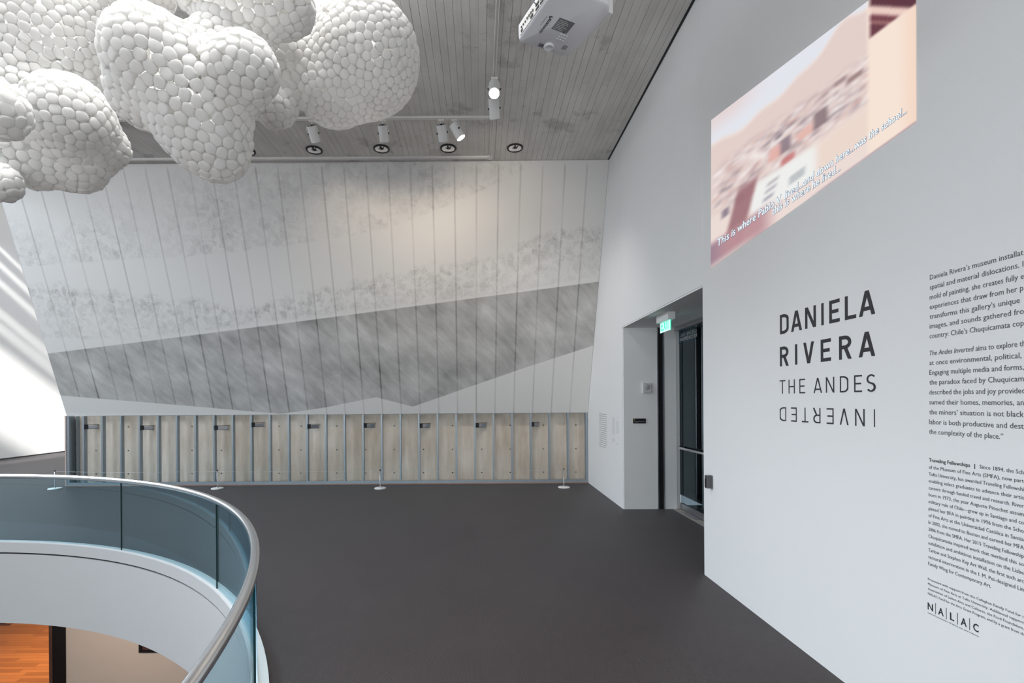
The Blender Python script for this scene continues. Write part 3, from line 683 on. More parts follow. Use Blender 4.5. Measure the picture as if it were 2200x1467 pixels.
# ------------------------------------------------------------------ hanging cloud of pale discs
def build_cloud():
    lobes = [ # px, py, radius px, distance
        (322, 118, 90, 3.20), (528, 148, 68, 3.25), (425, 205, 100, 3.40), (470, 120, 70, 3.55), (435, 275, 85, 3.45), (470, 330, 52, 3.50), (310, 200, 70, 3.45),
        (785, 125, 115, 4.45), (715, 195, 72, 4.45), (700, 105, 85, 4.6), (590, 232, 42, 4.3), (620, 120, 60, 4.3),
        (525, -32, 104, 3.55), (622, 18, 50, 3.65), (420, -55, 70, 3.5), (300, -40, 70, 3.9),
        (115, 100, 150, 4.15), (150, 250, 82, 3.75), (20, 150, 130, 4.0), (215, 30, 90, 4.25), (70, 320, 50, 3.85), (60, 240, 90, 3.95),
        (-12, 232, 62, 2.85), (165, 352, 56, 4.0), (238, 318, 34, 4.05), (2, 394, 36, 3.6), (75, 365, 34, 3.9), (-60, 300, 80, 3.7), (-90, 60, 120, 3.8)]
    C = []; Rr = []
    for px, py, r, d in lobes:
        p = onY(px, py, d); C.append(p); Rr.append(r * d / F)
    C = np.array([tuple(c) for c in C]); Rr = np.array(Rr); kk = 0.062
    def sdf(P):
        d = np.linalg.norm(P[:, None, :] - C[None], axis=2) - Rr[None]
        mn = d.min(1, keepdims=True)
        return (mn[:, 0] - kk * np.log(np.exp(-(d - mn) / kk).sum(1)))
    def grad(P):
        e = 1e-3; g = np.stack([(sdf(P + e * np.eye(3)[i]) - sdf(P - e * np.eye(3)[i])) / (2 * e) for i in range(3)], 1)
        return g / np.maximum(np.linalg.norm(g, axis=1, keepdims=True), 1e-9)
    rng = np.random.default_rng(4)
    D = 0.0705
    cand = []
    for c, r in zip(C, Rr):
        n = int(4 * math.pi * r * r / (D * D) * 7) + 30
        q = rng.normal(size=(n, 3)); q /= np.linalg.norm(q, axis=1, keepdims=True); cand.append(c + q * (r + 0.03))
    P = np.concatenate(cand)
    for _ in range(6): P = P - grad(P) * sdf(P)[:, None]
    P = P[np.abs(sdf(P)) < 0.01]; rng.shuffle(P)
    # dart throwing on a hash grid
    cell = D * 0.775; grid = {}; keep = []
    for i, p in enumerate(P):
        key = tuple((p // cell).astype(int)); ok = True
        for dx in (-1, 0, 1):
            for dy in (-1, 0, 1):
                for dz in (-1, 0, 1):
                    for q in grid.get((key[0] + dx, key[1] + dy, key[2] + dz), ()):
                        if (q[0] - p[0]) ** 2 + (q[1] - p[1]) ** 2 + (q[2] - p[2]) ** 2 < cell * cell: ok = False; break
                    if not ok: break
                if not ok: break
            if not ok: break
        if ok: grid.setdefault(key, []).append(tuple(p)); keep.append(p)
    P = np.array(keep)
    K = 12
    def neigh(P):
        n = len(P); idx = np.empty((n, K), int); sq = (P ** 2).sum(1)
        for s in range(0, n, 600):
            d = sq[s:s + 600, None] + sq[None] - 2 * P[s:s + 600] @ P.T
            d[np.arange(len(d)), np.arange(s, s + len(d))] = 1e9
            idx[s:s + 600] = np.argpartition(d, K, axis=1)[:, :K]
        return idx
    for it in range(24):
        if it % 3 == 0: idx = neigh(P)
        v = P[:, None] - P[idx]; d = np.linalg.norm(v, axis=2, keepdims=True) + 1e-9
        f = np.maximum(0, 1 - d / (D * 1.12)); P = P + (v / d * f).sum(1) * D * 0.22
        for _ in range(2): P = P - grad(P) * sdf(P)[:, None]
    idx = neigh(P); Nn = grad(P)
    A = np.cross(Nn, np.array([0.3, 0.2, 0.93])); A /= np.linalg.norm(A, axis=1, keepdims=True); B = np.cross(Nn, A)
    T = 14; th = np.arange(T) * 2 * math.pi / T; ct, stn = np.cos(th), np.sin(th)
    q = P[idx] - P[:, None]; qx = (q * A[:, None]).sum(2); qy = (q * B[:, None]).sum(2); q2 = (q ** 2).sum(2) / 2
    dot = qx[:, :, None] * ct + qy[:, :, None] * stn
    inv = np.where(dot > 1e-6, np.maximum(dot, 1e-6) / q2[:, :, None], 0)
    pw = 13.0
    rad = 1.0 / ((inv ** pw).sum(1) + (1 / (0.62 * D)) ** pw) ** (1 / pw)
    jit = rng.uniform(-1, 1, size=len(P))
    tilt = rng.normal(size=(len(P), 2)) * 0.10
    rings = [(0.74, -0.060), (0.985, -0.012), (0.965, -0.003), (0.84, 0.0025), (0.50, 0.0045)]
    Vs = []
    for fr, h in rings:
        rr = rad * fr; off = A[:, None] * (rr * ct)[:, :, None] + B[:, None] * (rr * stn)[:, :, None]
        hh = h + 0.004 * jit[:, None] + (rr * ct * tilt[:, :1] + rr * stn * tilt[:, 1:])
        Vs.append(P[:, None] + off + Nn[:, None] * hh[:, :, None])
    Vs.append((P + Nn * (0.007 + 0.004 * jit)[:, None])[:, None])
    Vall = np.concatenate(Vs, 1)      # n, 5T+1, 3
    fs = []
    for i in range(4):
        for k in range(T): fs.append((i * T + k, i * T + (k + 1) % T, (i + 1) * T + (k + 1) % T, (i + 1) * T + k))
    for k in range(T): fs.append((4 * T + k, 4 * T + (k + 1) % T, 5 * T))
    # on-screen size of every disc
    depth = P[:, 1]; vd = P - np.array([0, 0, H]); vd /= np.linalg.norm(vd, axis=1, keepdims=True)
    facing = -(vd * Nn).sum(1); sx = CX + F * P[:, 0] / P[:, 1]; sy = CY - F * (P[:, 2] - H) / P[:, 1]
    # occlusion test through the field
    occ = np.zeros(len(P), bool); cam_ = np.array([0, 0, H])
    for t in np.linspace(0.45, 0.97, 26): occ |= sdf(cam_ + (P - cam_) * t) < -0.015
    inside = (sx > 5) & (sx < 2200) & (sy > 5) & (facing > 0.15) & ~occ
    score = np.where(inside, facing * (rad.mean(1) / depth) ** 2, 0)
    order = np.argsort(-score); big = set(order[:300].tolist())
    ctr = P.mean(0); root = thing('hanging_cloud_sculpture', (float(ctr[0]), float(ctr[1]), ZC), 'big lobed white cloud of pale rounded discs hanging at upper left', 'sculpture')
    l = np.array(tuple(root.location)); me_faces = fs
    for i in sorted(big):
        mesh_obj('disc', (Vall[i] - l).tolist(), me_faces, 'foam', root, True, local=True)
    rest = [i for i in range(len(P)) if i not in big]
    nv_ = Vall.shape[1]; VV = (Vall[rest] - l).reshape(-1, 3)
    me = bpy.data.meshes.new('disc_field')
    quads = np.array(fs[:4 * T]); tris = np.array(fs[4 * T:])
    offs = np.arange(len(rest)) * nv_
    Q = (quads[None] + offs[:, None, None]).reshape(-1, 4); Tt = (tris[None] + offs[:, None, None]).reshape(-1, 3)
    me.vertices.add(len(VV)); me.vertices.foreach_set('co', VV.astype(np.float32).ravel())
    me.loops.add(Q.size + Tt.size); me.loops.foreach_set('vertex_index', np.concatenate([Q.ravel(), Tt.ravel()]).astype(np.int32))
    me.polygons.add(len(Q) + len(Tt))
    ls = np.concatenate([np.arange(len(Q)) * 4, len(Q) * 4 + np.arange(len(Tt)) * 3]).astype(np.int32)
    me.polygons.foreach_set('loop_start', ls)
    me.polygons.foreach_set('use_smooth', np.ones(len(Q) + len(Tt), bool))
    me.update(calc_edges=True); me.validate()
    me.materials.append(M['foam'])
    o = bpy.data.objects.new('disc_field', me); COL.objects.link(o); o.parent = root; o['kind'] = 'stuff'
    # suspension wires up to the ceiling
    for px, py, d in ((330, 40, 3.6), (760, 20, 4.5), (120, 20, 3.9), (560, -80, 3.7)):
        p = onY(px, py, d)
        tube('hanging_wire', [(p.x, p.y, p.z + 0.3), (p.x, p.y, ZC)], 0.002, 'steel', root, 6)
    print('discs', len(P))
build_cloud()

# ------------------------------------------------------------------ lettering
def text_mesh(body, offset=0.0, shear=0.0, space=1.0):
    cu = bpy.data.curves.new('t', 'FONT'); cu.body = body; cu.size = 1.0; cu.offset = offset; cu.shear = shear; cu.resolution_u = 2; cu.space_character = space
    cu.fill_mode = 'FRONT'
    ob = bpy.data.objects.new('t', cu); COL.objects.link(ob)
    bpy.context.view_layer.update(); dg = bpy.context.evaluated_depsgraph_get()
    me = bpy.data.meshes.new_from_object(ob.evaluated_get(dg))
    vs = [tuple(v.co) for v in me.vertices]; fs = [tuple(p.vertices) for p in me.polygons]
    bpy.data.objects.remove(ob); bpy.data.curves.remove(cu); bpy.data.meshes.remove(me)
    return vs, fs
CAPH = max(v[1] for v in text_mesh('H')[0])
def wall_line(parent, body, px0, py0, px1, cap, X=XN, mat='vinyl_grey', offset=0.0, shear=0.0, z=None):
    """one line of vinyl lettering on the right wall between two image columns"""
    vs, fs = text_mesh(body, offset, shear)
    p = onX(px0, py0, X); z = p.z if z is None else z
    ya = p.y; yb_ = Yat(px1, z, X); x0 = min(v[0] for v in vs); x1 = max(v[0] for v in vs); k = cap / CAPH
    pts = [(X - 0.0012, ya + (yb_ - ya) * (v[0] - x0) / (x1 - x0), z + v[1] * k) for v in vs]
    return mesh_obj('text_line', pts, fs, mat, parent)
b1 = [("Daniela Rivera’s museum installat", 601.1, 2199), ("spatial and material dislocations. I", 622.2, 2199), ("mold of painting, she creates fully e", 643.5, 2200), ("experiences that draw from her p", 664.4, 2199),
      ("transforms this gallery’s unique", 685.3, 2191.5), ("images, and sounds gathered fro", 706, 2200), ("country: Chile’s Chuquicamata cop", 727, 2200),
      (("The Andes Inverted", "aims to explore th"), 763.7, 2203), ("at once environmental, political,", 784.3, 2195), ("Engaging multiple media and forms,", 805.3, 2200), ("the paradox faced by Chuquicam", 826.2, 2200),
      ("described the jobs and joy provided", 847.4, 2203), ("sumed their homes, memories, an", 868.6, 2200), ("the miners’ situation is not black", 889.6, 2200), ("labor is both productive and dest", 910.8, 2200), ("the complexity of the place.”", 931.6, 2155.7)]
t = thing('intro_wall_text', (XN, 2.5, 1.62), 'sixteen line introductory text in dark grey vinyl on the near right wall', 'wall text')
for body, py, px1 in b1:
    px0 = 1998 + (601 - py) * -ROLL * 0 - (py - 601) * 0.004
    if isinstance(body, tuple):
        wall_line(t, body[0], px0, py, 2092.5, 0.0245, mat='vinyl_grey', shear=0.2)
        z = onX(px0, py, XN).z; wall_line(t, body[1], 2096.5, py, px1, 0.0245, z=z)
        t.children[-1].location = (0, 0, 0)
    else: wall_line(t, body, px0, py, px1, 0.0245)
# keep the second half of the split line on its own start
b2 = ["of the Museum of Fine Arts (SMFA), now part", "Tufts University, has awarded Traveling Fellowshi", "enabling select graduates to advance their artis", "careers through funded travel and research. River",
      "born in 1973, the year Augusto Pinochet assum", "military rule of Chile—grew up in Santiago and co", "pleted her BFA in painting in 1996 from the Scho", "of Fine Arts at the Universidad Católica in Santia", "In 2002, she moved to Boston and earned her MFA",
      "2006 from the SMFA. Her 2015 Traveling Fellowship", "Chuquicamata inspired work that merited this so", "exhibition and ambitious installation on the Lisbe", "Tarlow and Stephen Kay Art Wall, the first such arc", "tectural intervention in the I. M. Pei-designed Lin", "Family Wing for Contemporary Art."]
t = thing('fellowship_wall_text', (XN, 2.5, 1.2), 'block of small grey vinyl text headed by two bold words, lower right wall', 'wall text')
wall_line(t, "Traveling Fellowships", 1996, 991.3, 2084.5, 0.0175, mat='vinyl', offset=0.012)
z0 = onX(1996, 991.3, XN).z
def line_at(parent, body, px0, px1, z, cap, mat='vinyl_grey', X=XN, offset=0.0):
    vs, fs = text_mesh(body, offset); ya = Yat(px0, z, X); yb_ = Yat(px1, z, X); x0 = min(v[0] for v in vs); x1 = max(v[0] for v in vs); k = cap / CAPH
    return mesh_obj('text_line', [(X - 0.0012, ya + (yb_ - ya) * (v[0] - x0) / (x1 - x0), z + v[1] * k) for v in vs], fs, mat, parent)
line_at(t, "|", 2093.5, 2095.3, z0, 0.0175); line_at(t, "Since 1894, the Sch", 2105, 2200, z0, 0.0175)
for i, body in enumerate(b2):
    wall_line(t, body, 1995.9 - i * 0.09, 1006.4 + i * 14.79, 2200 if i < 14 else 2129.8, 0.0170)
t = thing('credit_wall_text', (XN, 2.5, 0.85), 'four tiny credit lines in grey vinyl above the block letter logo', 'wall text')
for i, body in enumerate(["Presented with support from the Callaghan Family Fund for t", "Museum of Fine Arts at Tufts University. Additional support", "Association of Latino Arts and Cultures, the Ford Foundation,", "NALAC Fund for the Arts Grant Program, and by a grant from th"]):
    wall_line(t, body, 1994, 1245.5 + i * 10.35, 2200, 0.0118)
t = thing('letter_logo', (XN, 2.45, 0.72), 'bold spaced letters N A L A C divided by bars, low on right wall', 'logo')
zl = onX(1993.4, 1308.0, XN).z
for ch, a, c in (('N', 1993.4, 2004.8), ('A', 2015.9, 2027.9), ('L', 2041.4, 2050.4), ('A', 2064.5, 2077.4), ('C', 2090.9, 2102.9)):
    o = line_at(t, ch, a, c, zl, 0.0345, 'vinyl', offset=0.02); o.name = 'letter'
for a in (2010.2, 2033.3, 2057.6, 2083.4):
    y = Yat(a, zl, XN); box('divider_bar', XN - 0.0012, XN - 0.0002, y - 0.0012, y + 0.0012, zl - 0.008, zl + 0.048, 'vinyl_grey', t)
line_at(t, "national association of latino arts and cultures", 1993.4, 2103.5, zl - 0.021, 0.0075, 'vinyl_grey')

# ---- big title: letters drawn as strokes
def letter_polys(ch, s):
    """unit-height letter, list of quads/polygons in a 0..1 x 0..1 box; sx, sy are stroke sizes in box units"""
    sx, sy = s; P = []
    rect = lambda x0, y0, x1, y1: P.append([(x0, y0), (x1, y0), (x1, y1), (x0, y1)])
    def diag(x0, y0, x1, y1, w): P.append([(x0 - w / 2, y0), (x0 + w / 2, y0), (x1 + w / 2, y1), (x1 - w / 2, y1)])
    def arc(cx, cy, rx, ry, a0, a1, n=14):
        for i in range(n):
            t0 = math.radians(a0 + (a1 - a0) * i / n); t1 = math.radians(a0 + (a1 - a0) * (i + 1) / n)
            P.append([(cx + rx * math.cos(t0), cy + ry * math.sin(t0)), (cx + rx * math.cos(t1), cy + ry * math.sin(t1)),
                      (cx + (rx - sx) * math.cos(t1), cy + (ry - sy) * math.sin(t1)), (cx + (rx - sx) * math.cos(t0), cy + (ry - sy) * math.sin(t0))])
    wd_ = sx * 1.12
    if ch == 'I': rect(0, 0, 1, 1)
    elif ch == 'E': rect(0, 0, sx, 1); rect(sx, 0, 1, sy); rect(sx, 1 - sy, 1, 1); rect(sx, 0.5 - sy / 2, 0.88, 0.5 + sy / 2)
    elif ch == 'L': rect(0, 0, sx, 1); rect(sx, 0, 1, sy)
    elif ch == 'T': rect(0, 1 - sy, 1, 1); rect(0.5 - sx / 2, 0, 0.5 + sx / 2, 1 - sy)
    elif ch == 'H': rect(0, 0, sx, 1); rect(1 - sx, 0, 1, 1); rect(sx, 0.5 - sy / 2, 1 - sx, 0.5 + sy / 2)
    elif ch == 'A':
        diag(wd_ / 2, 0, 0.5 - wd_ * 0.06, 1, wd_); diag(1 - wd_ / 2, 0, 0.5 + wd_ * 0.06, 1, wd_); rect(0.19, 0.20, 0.81, 0.20 + sy)
    elif ch == 'X': diag(wd_ / 2, 0, 1 - wd_ / 2, 1, wd_); diag(1 - wd_ / 2, 0, wd_ / 2, 1, wd_)
    elif ch == 'V': diag(0.5 - wd_ * 0.06, 0, wd_ / 2, 1, wd_); diag(0.5 + wd_ * 0.06, 0, 1 - wd_ / 2, 1, wd_)
    elif ch == 'N': rect(0, 0, sx, 1); rect(1 - sx, 0, 1, 1); diag(1 - wd_ * 0.55, 0, wd_ * 0.55, 1, wd_ * 1.05)
    elif ch == 'D':
        rx, ry = 0.62, 0.26
        rect(0, 0, sx, 1); rect(sx, 0, 1 - rx, sy); rect(sx, 1 - sy, 1 - rx, 1); rect(1 - sx, ry, 1, 1 - ry); arc(1 - rx, ry, rx, ry, -90, 0); arc(1 - rx, 1 - ry, rx, ry, 0, 90)
    elif ch == 'R':
        ry = 0.285; rx = 0.52
        rect(0, 0, sx, 1); rect(sx, 1 - sy, 0.98 - rx, 1); rect(sx, 1 - 2 * ry, 0.98 - rx, 1 - 2 * ry + sy); arc(0.98 - rx, 1 - ry, rx, ry, -90, 90, 20)
        diag(1 - wd_ / 2, 0, 0.50, 1 - 2 * ry + sy * 0.6, wd_)
    elif ch == 'S':
        ry = 0.27; rx = 0.47
        arc(0.5, 1 - ry, rx, ry, 35, 270, 22); arc(0.5, 1 - ry - (1 - 2 * ry) , rx, ry, -145, 90, 22)
        P[-1:] = P[-1:]
    return P
def title_row(parent, row, ztop, zbot, stroke, flip=False):
    hgt = ztop - zbot
    for ch, c0, c1 in row:
        px0, px1 = 1640 + c0 * 0.23179, 1640 + c1 * 0.23179; zm = (ztop + zbot) / 2
        ya, ybb = Yat(px0, zm, XN), Yat(px1, zm, XN); wdt = ya - ybb
        polys = letter_polys(ch, (min(1, stroke / wdt), stroke / hgt)); vs = []; fs = []
        for q in polys:
            n = len(vs); ring = []
            for (x, y) in q:
                if flip: x, y = 1 - x, 1 - y
                ring.append((ya - x * wdt, zbot + y * hgt))
            ar = sum(ring[i][0] * ring[(i + 1) % 4][1] - ring[(i + 1) % 4][0] * ring[i][1] for i in range(4))
            if ar > 0: ring = ring[::-1]
            lift = 0.00012 * polys.index(q); vs += [(XN - 0.0014 - lift, a, c) for a, c in ring] + [(XN - 0.0003, a, c) for a, c in ring]
            fs += [(n, n + 1, n + 2, n + 3)] + [(n + i, n + 4 + i, n + 4 + (i + 1) % 4, n + (i + 1) % 4) for i in range(4)]
        mesh_obj('letter', vs, fs, 'vinyl', parent)
def zpx(cx_, cy_): return onX(1640 + cx_ * 0.23179, 600 + cy_ * 0.23179, XN).z
t = thing('title_lettering', (XN, 3.3, 2.2), 'large charcoal title lettering in four rows, last row upside down', 'title')
title_row(t, [('D', 155, 235), ('A', 258, 358), ('N', 388, 488), ('I', 538, 560), ('E', 612, 708), ('L', 757, 860), ('A', 887, 1037)], zpx(155, 332), zpx(155, 512), 0.0232)
title_row(t, [('R', 155, 235), ('I', 295, 315), ('V', 372, 470), ('E', 533, 627), ('R', 703, 818), ('A', 885, 1037)], zpx(155, 628), zpx(155, 808), 0.0232)
title_row(t, [('T', 152, 205), ('H', 235, 292), ('E', 335, 388), ('A', 467, 544), ('N', 581, 658), ('D', 711, 788), ('E', 843, 915), ('S', 958, 1045)], zpx(152, 936), zpx(152, 1061), 0.0095)
title_row(t, [('D', 155, 212), ('E', 258, 310), ('T', 358, 418), ('R', 465, 530), ('E', 588, 652), ('V', 710, 790), ('N', 852, 940), ('I', 1027, 1036)], zpx(155, 1184), zpx(155, 1310), 0.0095, True)

# ---- small distant text blocks by the doorway (too small to read: bars of print)
def bars(name, label, px0, px1, rows, mat, hz):
    t = thing(name, onX(px0, 930, XF), label, 'wall text')
    for k, (py, frac) in enumerate(rows):
        p = onX(px0, py, XF); yb_ = Yat(px0 + (px1 - px0) * frac, p.z, XF)
        box('text_line', XF - 0.0012, XF - 0.0002, yb_, p.y, p.z - hz / 2, p.z + hz / 2, mat, t)
bars('poem_wall_text', 'seventeen spaced grey text lines on the far wall beside the studs', 1287.5, 1303.5, [(888.6 + i * 4.28, 1.0 if i < 16 else 0.85) for i in range(17)], 'faint', 0.013)
bars('caption_wall_text', 'narrow faint text column left of the last one before the doorway', 1315, 1321.5, [(895.5, 0.35)] + [(898 + i * 2.1, 1.0) for i in range(17)] + [(941 + i * 2.0, 0.9) for i in range(4)], 'faint2', 0.009)
bars('translation_wall_text', 'narrow faint text column right at the doorway edge', 1324, 1329.5, [(897.2, 0.8)] + [(904 + i * 2.2, 1.0) for i in range(13)] + [(951, 1.0), (954, 0.5)], 'faint2', 0.009)

# ------------------------------------------------------------------ projected picture
XP = XN - 0.003
q4 = [onX(1527, 577, XP), onX(1968.5, 262, XP), onX(1967, -76, XP), onX(1528, 258, XP)]      # bl br tr tl
src = [(0, 0), (1, 0), (1, 1), (0, 1)]
Am = []; bb_ = []
for (u_, v_), p in zip(src, q4):
    Am += [[u_, v_, 1, 0, 0, 0, -u_ * p.y, -v_ * p.y], [0, 0, 0, u_, v_, 1, -u_ * p.z, -v_ * p.z]]; bb_ += [p.y, p.z]
hh = np.linalg.solve(np.array(Am), np.array(bb_))
def pw(u_, v_, dx=0.0):
    w_ = hh[6] * u_ + hh[7] * v_ + 1; return (XP - dx, (hh[0] * u_ + hh[1] * v_ + hh[2]) / w_, (hh[3] * u_ + hh[4] * v_ + hh[5]) / w_)
rp = np.random.default_rng(11)
NU, NV = 220, 150
gu, gv = np.meshgrid(np.linspace(0, 1, NU), np.linspace(0, 1, NV))
img = np.zeros((NV, NU, 3)); img[:] = (236, 218, 211)
def lerp3(a, b_, t): return np.array(a)[None, None] * (1 - t[..., None]) + np.array(b_)[None, None] * t[..., None]
def sst(x, a, b_): t = np.clip((x - a) / (b_ - a), 0, 1); return t * t * (3 - 2 * t)
def blend(img, c, mask): return img * (1 - mask[..., None]) + np.array(c)[None, None] * mask[..., None]
def blur(a, ru, rv):
    for ax, r in ((1, ru), (0, rv)):
        if r < 1: continue
        k = np.ones(2 * r + 1) / (2 * r + 1); a = np.apply_along_axis(lambda m_: np.convolve(np.pad(m_, r, mode='edge'), k, 'valid'), ax, a)
    return a
ridge = 0.82 - 0.03 * np.sin(gu * 9) + 0.012 * np.sin(gu * 31) + 0.16 * sst(gu, 0.46, 0.70)
img = blend(img, (224, 231, 243), sst(gv - ridge, -0.012, 0.03))                        # sky
img = blend(img, (226, 205, 205), sst(gv, 0.84, 1.0) * (1 - sst(gu, 0.10, 0.34)) * 0.8)
img = blend(img, (224, 202, 196), np.clip((ridge - gv) / 0.02, 0, 1) * sst(gv, 0.55, 0.66))   # hills
town = sst(gv, 0.30, 0.40) * (1 - sst(gv, 0.60, 0.70 + 0.0))
tint = np.zeros((NV, NU, 3)); tint[:] = (222, 202, 198)
for _ in range(900):
    u0 = rp.uniform(0, 0.8); v0 = rp.uniform(0.27, 0.70); w0 = rp.uniform(0.008, 0.05); h0 = rp.uniform(0.005, 0.022)
    c = [(246, 240, 238), (252, 249, 248), (160, 140, 148), (120, 104, 116), (205, 160, 152), (226, 200, 190), (180, 158, 160)][rp.integers(0, 7)]
    tint = blend(tint, c, ((gu > u0) & (gu < u0 + w0) & (gv > v0) & (gv < v0 + h0)).astype(float) * 0.85)
tint = np.stack([blur(tint[..., k], 3, 1) for k in range(3)], 2)
img = img * (1 - town[..., None]) + tint * town[..., None]
# lower street, parked yard, dark roof in front
img = blend(img, (236, 214, 200), sst(gv, 0.10, 0.16) * (1 - sst(gv, 0.28, 0.36)) * sst(gu, 0.4, 0.5))
yard = sst(gu, 0.19, 0.22) * (1 - sst(gu, 0.50, 0.56)) * sst(gv, 0.10, 0.14) * (1 - sst(gv, 0.34 - 0.1 * gu, 0.40 - 0.1 * gu))
img = blend(img, (240, 246, 244), yard * 0.95)
for (u0, v0, w0, h0, c) in [(0.27, 0.19, 0.045, 0.02, (150, 150, 165)), (0.28, 0.235, 0.05, 0.018, (165, 162, 175)), (0.29, 0.275, 0.05, 0.018, (170, 165, 175)), (0.40, 0.18, 0.07, 0.05, (170, 180, 185)), (0.36, 0.34, 0.06, 0.04, (190, 95, 95)),
                            (0.35, 0.42, 0.05, 0.09, (110, 90, 105)), (0.30, 0.42, 0.05, 0.08, (225, 160, 150)), (0.52, 0.42, 0.06, 0.10, (105, 85, 92)), (0.44, 0.42, 0.07, 0.06, (226, 170, 158)), (0.06, 0.28, 0.03, 0.05, (105, 92, 112)), (0.13, 0.30, 0.04, 0.05, (110, 95, 112)), (0.17, 0.30, 0.05, 0.06, (222, 168, 165)),
                            (0.33, 0.54, 0.03, 0.02, (110, 96, 110)), (0.62, 0.60, 0.05, 0.03, (140, 112, 112)), (0.68, 0.56, 0.07, 0.03, (130, 100, 100))]:
    mk = sst(gu, u0 - 0.012, u0 + 0.004) * (1 - sst(gu, u0 + w0 - 0.004, u0 + w0 + 0.012)) * sst(gv, v0 - 0.008, v0 + 0.004) * (1 - sst(gv, v0 + h0 - 0.004, v0 + h0 + 0.008))
    img = blend(img, c, mk * 0.9)
stalk = (1 - sst(np.abs(gu - (0.075 + 0.24 * gv + 0.02)), 0.04, 0.065)) * sst(gv, 0.0, 0.02) * (1 - sst(gv, 0.36, 0.44))
img = blend(img, (160, 118, 124), stalk * 0.95)
fore = (1 - sst(gv, 0.13, 0.19)) * (1 - sst(gu, 0.24, 0.36))
img = blend(img, (188, 146, 152), fore * 0.95)
img = blend(img, (150, 128, 146), fore * (1 - sst(gu, 0.0, 0.10)) * 0.7)
img = blend(img, (206, 190, 190), (1 - sst(gv, 0.0, 0.05)) * (1 - sst(gu, 0.1, 0.35)) * 0.9)
# right margin of the page and the second photograph
pg = sst(gu, 0.765, 0.785)
img = blend(img, (246, 228, 214), pg); img = blend(img, (243, 210, 190), pg * sst(gu, 0.9, 1.0) * 0.6)
ph = sst(gu, 0.785, 0.79) * sst(gv, 0.74, 0.76)
second = np.zeros((NV, NU, 3)); second[:] = (206, 160, 156)
for (s0, w0, c) in [(1.50, 0.05, (110, 66, 76)), (1.62, 0.03, (236, 205, 196)), (1.70, 0.05, (98, 60, 70)), (1.82, 0.06, (90, 58, 74)), (1.58, 0.02, (120, 72, 80))]:
    second = blend(second, c, (np.abs(gu + gv * 0.9 - s0) < w0).astype(float))
img = img * (1 - ph[..., None]) + second * ph[..., None]
img = blend(img, (150, 120, 140), (1 - sst(gv, 0.0, 0.012)) * sst(gu, 0.45, 0.6) * 0.7)
zone = (1 - pg) * (1 - fore) * (1 - stalk); img = blend(img, (236, 224, 221), zone * 0.26)
img = np.stack([blur(img[..., k], 2, 1) for k in range(3)], 2)
lc = img / 255.0; lc = np.where(lc <= 0.04045, lc / 12.92, ((lc + 0.055) / 1.055) ** 2.4)
vs = [pw(i / (NU - 1), j / (NV - 1)) for j in range(NV) for i in range(NU)]
fs = [(j * NU + i, j * NU + i + 1, (j + 1) * NU + i + 1, (j + 1) * NU + i) for j in range(NV - 1) for i in range(NU - 1)]
m = bpy.data.materials.new('projected_picture'); m.use_nodes = True; nt = m.node_tree; nt.nodes.clear()
out = N(nt, 'ShaderNodeOutputMaterial'); em = N(nt, 'ShaderNodeEmission'); at = N(nt, 'ShaderNodeAttribute'); at.attribute_name = 'picture'
L(nt, at.outputs['Color'], em.inputs[0]); em.inputs[1].default_value = 1.0 / EXPO; L(nt, em.outputs[0], out.inputs[0]); M['picture'] = m
M['caption'] = plain('caption_white', (0.1, 0.1, 0.1), 0.9, emit=(0.80, 0.93, 1.0), estr=0.95)
M['caption_edge'] = plain('caption_outline', (0.02, 0.02, 0.03), 0.9, emit=(0.10, 0.11, 0.17), estr=1.0)
pic = thing('projected_picture', (XP, 3.6, 3.8), 'bright projected slide of a hazy desert town with two caption lines', 'projection')
o = mesh_obj('slide_image', vs, fs, 'picture', pic)
at_ = o.data.color_attributes.new('picture', 'FLOAT_COLOR', 'POINT')
at_.data.foreach_set('color', np.concatenate([lc.reshape(-1, 3), np.ones((NU * NV, 1))], 1).astype(np.float32).ravel())
def caption(body, u0, v0, u1, v1, cap):
    for mat, off, dx in (('caption_edge', 0.045, 0.0015), ('caption', 0.014, 0.003)):
        vs, fs = text_mesh(body, off, 0.0); base = text_mesh(body, 0.0, 0.0)[0]
        x0 = min(v[0] for v in base); x1 = max(v[0] for v in base)
        pts = []
        for x, y, z in vs:
            s = (x - x0) / (x1 - x0); pts.append(pw(u0 + (u1 - u0) * s + y * cap / CAPH * 0.04, v0 + (v1 - v0) * s + y * cap / CAPH, dx))
        mesh_obj('caption_text' if mat == 'caption' else 'caption_outline', pts, fs, mat, pic)['kind'] = 'stuff'
caption("This is where Pablo V. lived...and down here...was the school...", 0.034, 0.113, 0.958, 0.098, 0.048)
caption("this is where he lived...", 0.314, 0.060, 0.645, 0.036, 0.048)

# ------------------------------------------------------------------ projector
dz = 2.1; ZP = H + dz
P0 = onZ(1112, 91, ZP); ax = Vector((0.914, 0.406, 0)).normalized(); bx = Vector((ax.y, -ax.x, 0))
W_, D_, HP = 0.36, 0.43, 0.125
pr = thing('ceiling_projector', (P0 + ax * W_ / 2 + bx * D_ / 2), 'white ceiling projector seen from below, ports facing left', 'projector')
def prw(a, b_, z): return P0 + ax * a + bx * b_ + Vector((0, 0, z))
def rounded(a0, a1, b0, b1, r0, n=6):
    pts = []
    for (ca, cb, s, rr) in ((a0, b0, 180, r0[0]), (a1, b0, 270, r0[1]), (a1, b1, 0, r0[2]), (a0, b1, 90, r0[3])):
        sa = 1 if ca == a0 else -1; sb = 1 if cb == b0 else -1
        for k in range(n + 1):
            an = math.radians(s + 90 * k / n); pts.append((ca + sa * rr + rr * math.cos(an), cb + sb * rr + rr * math.sin(an)))
    return pts
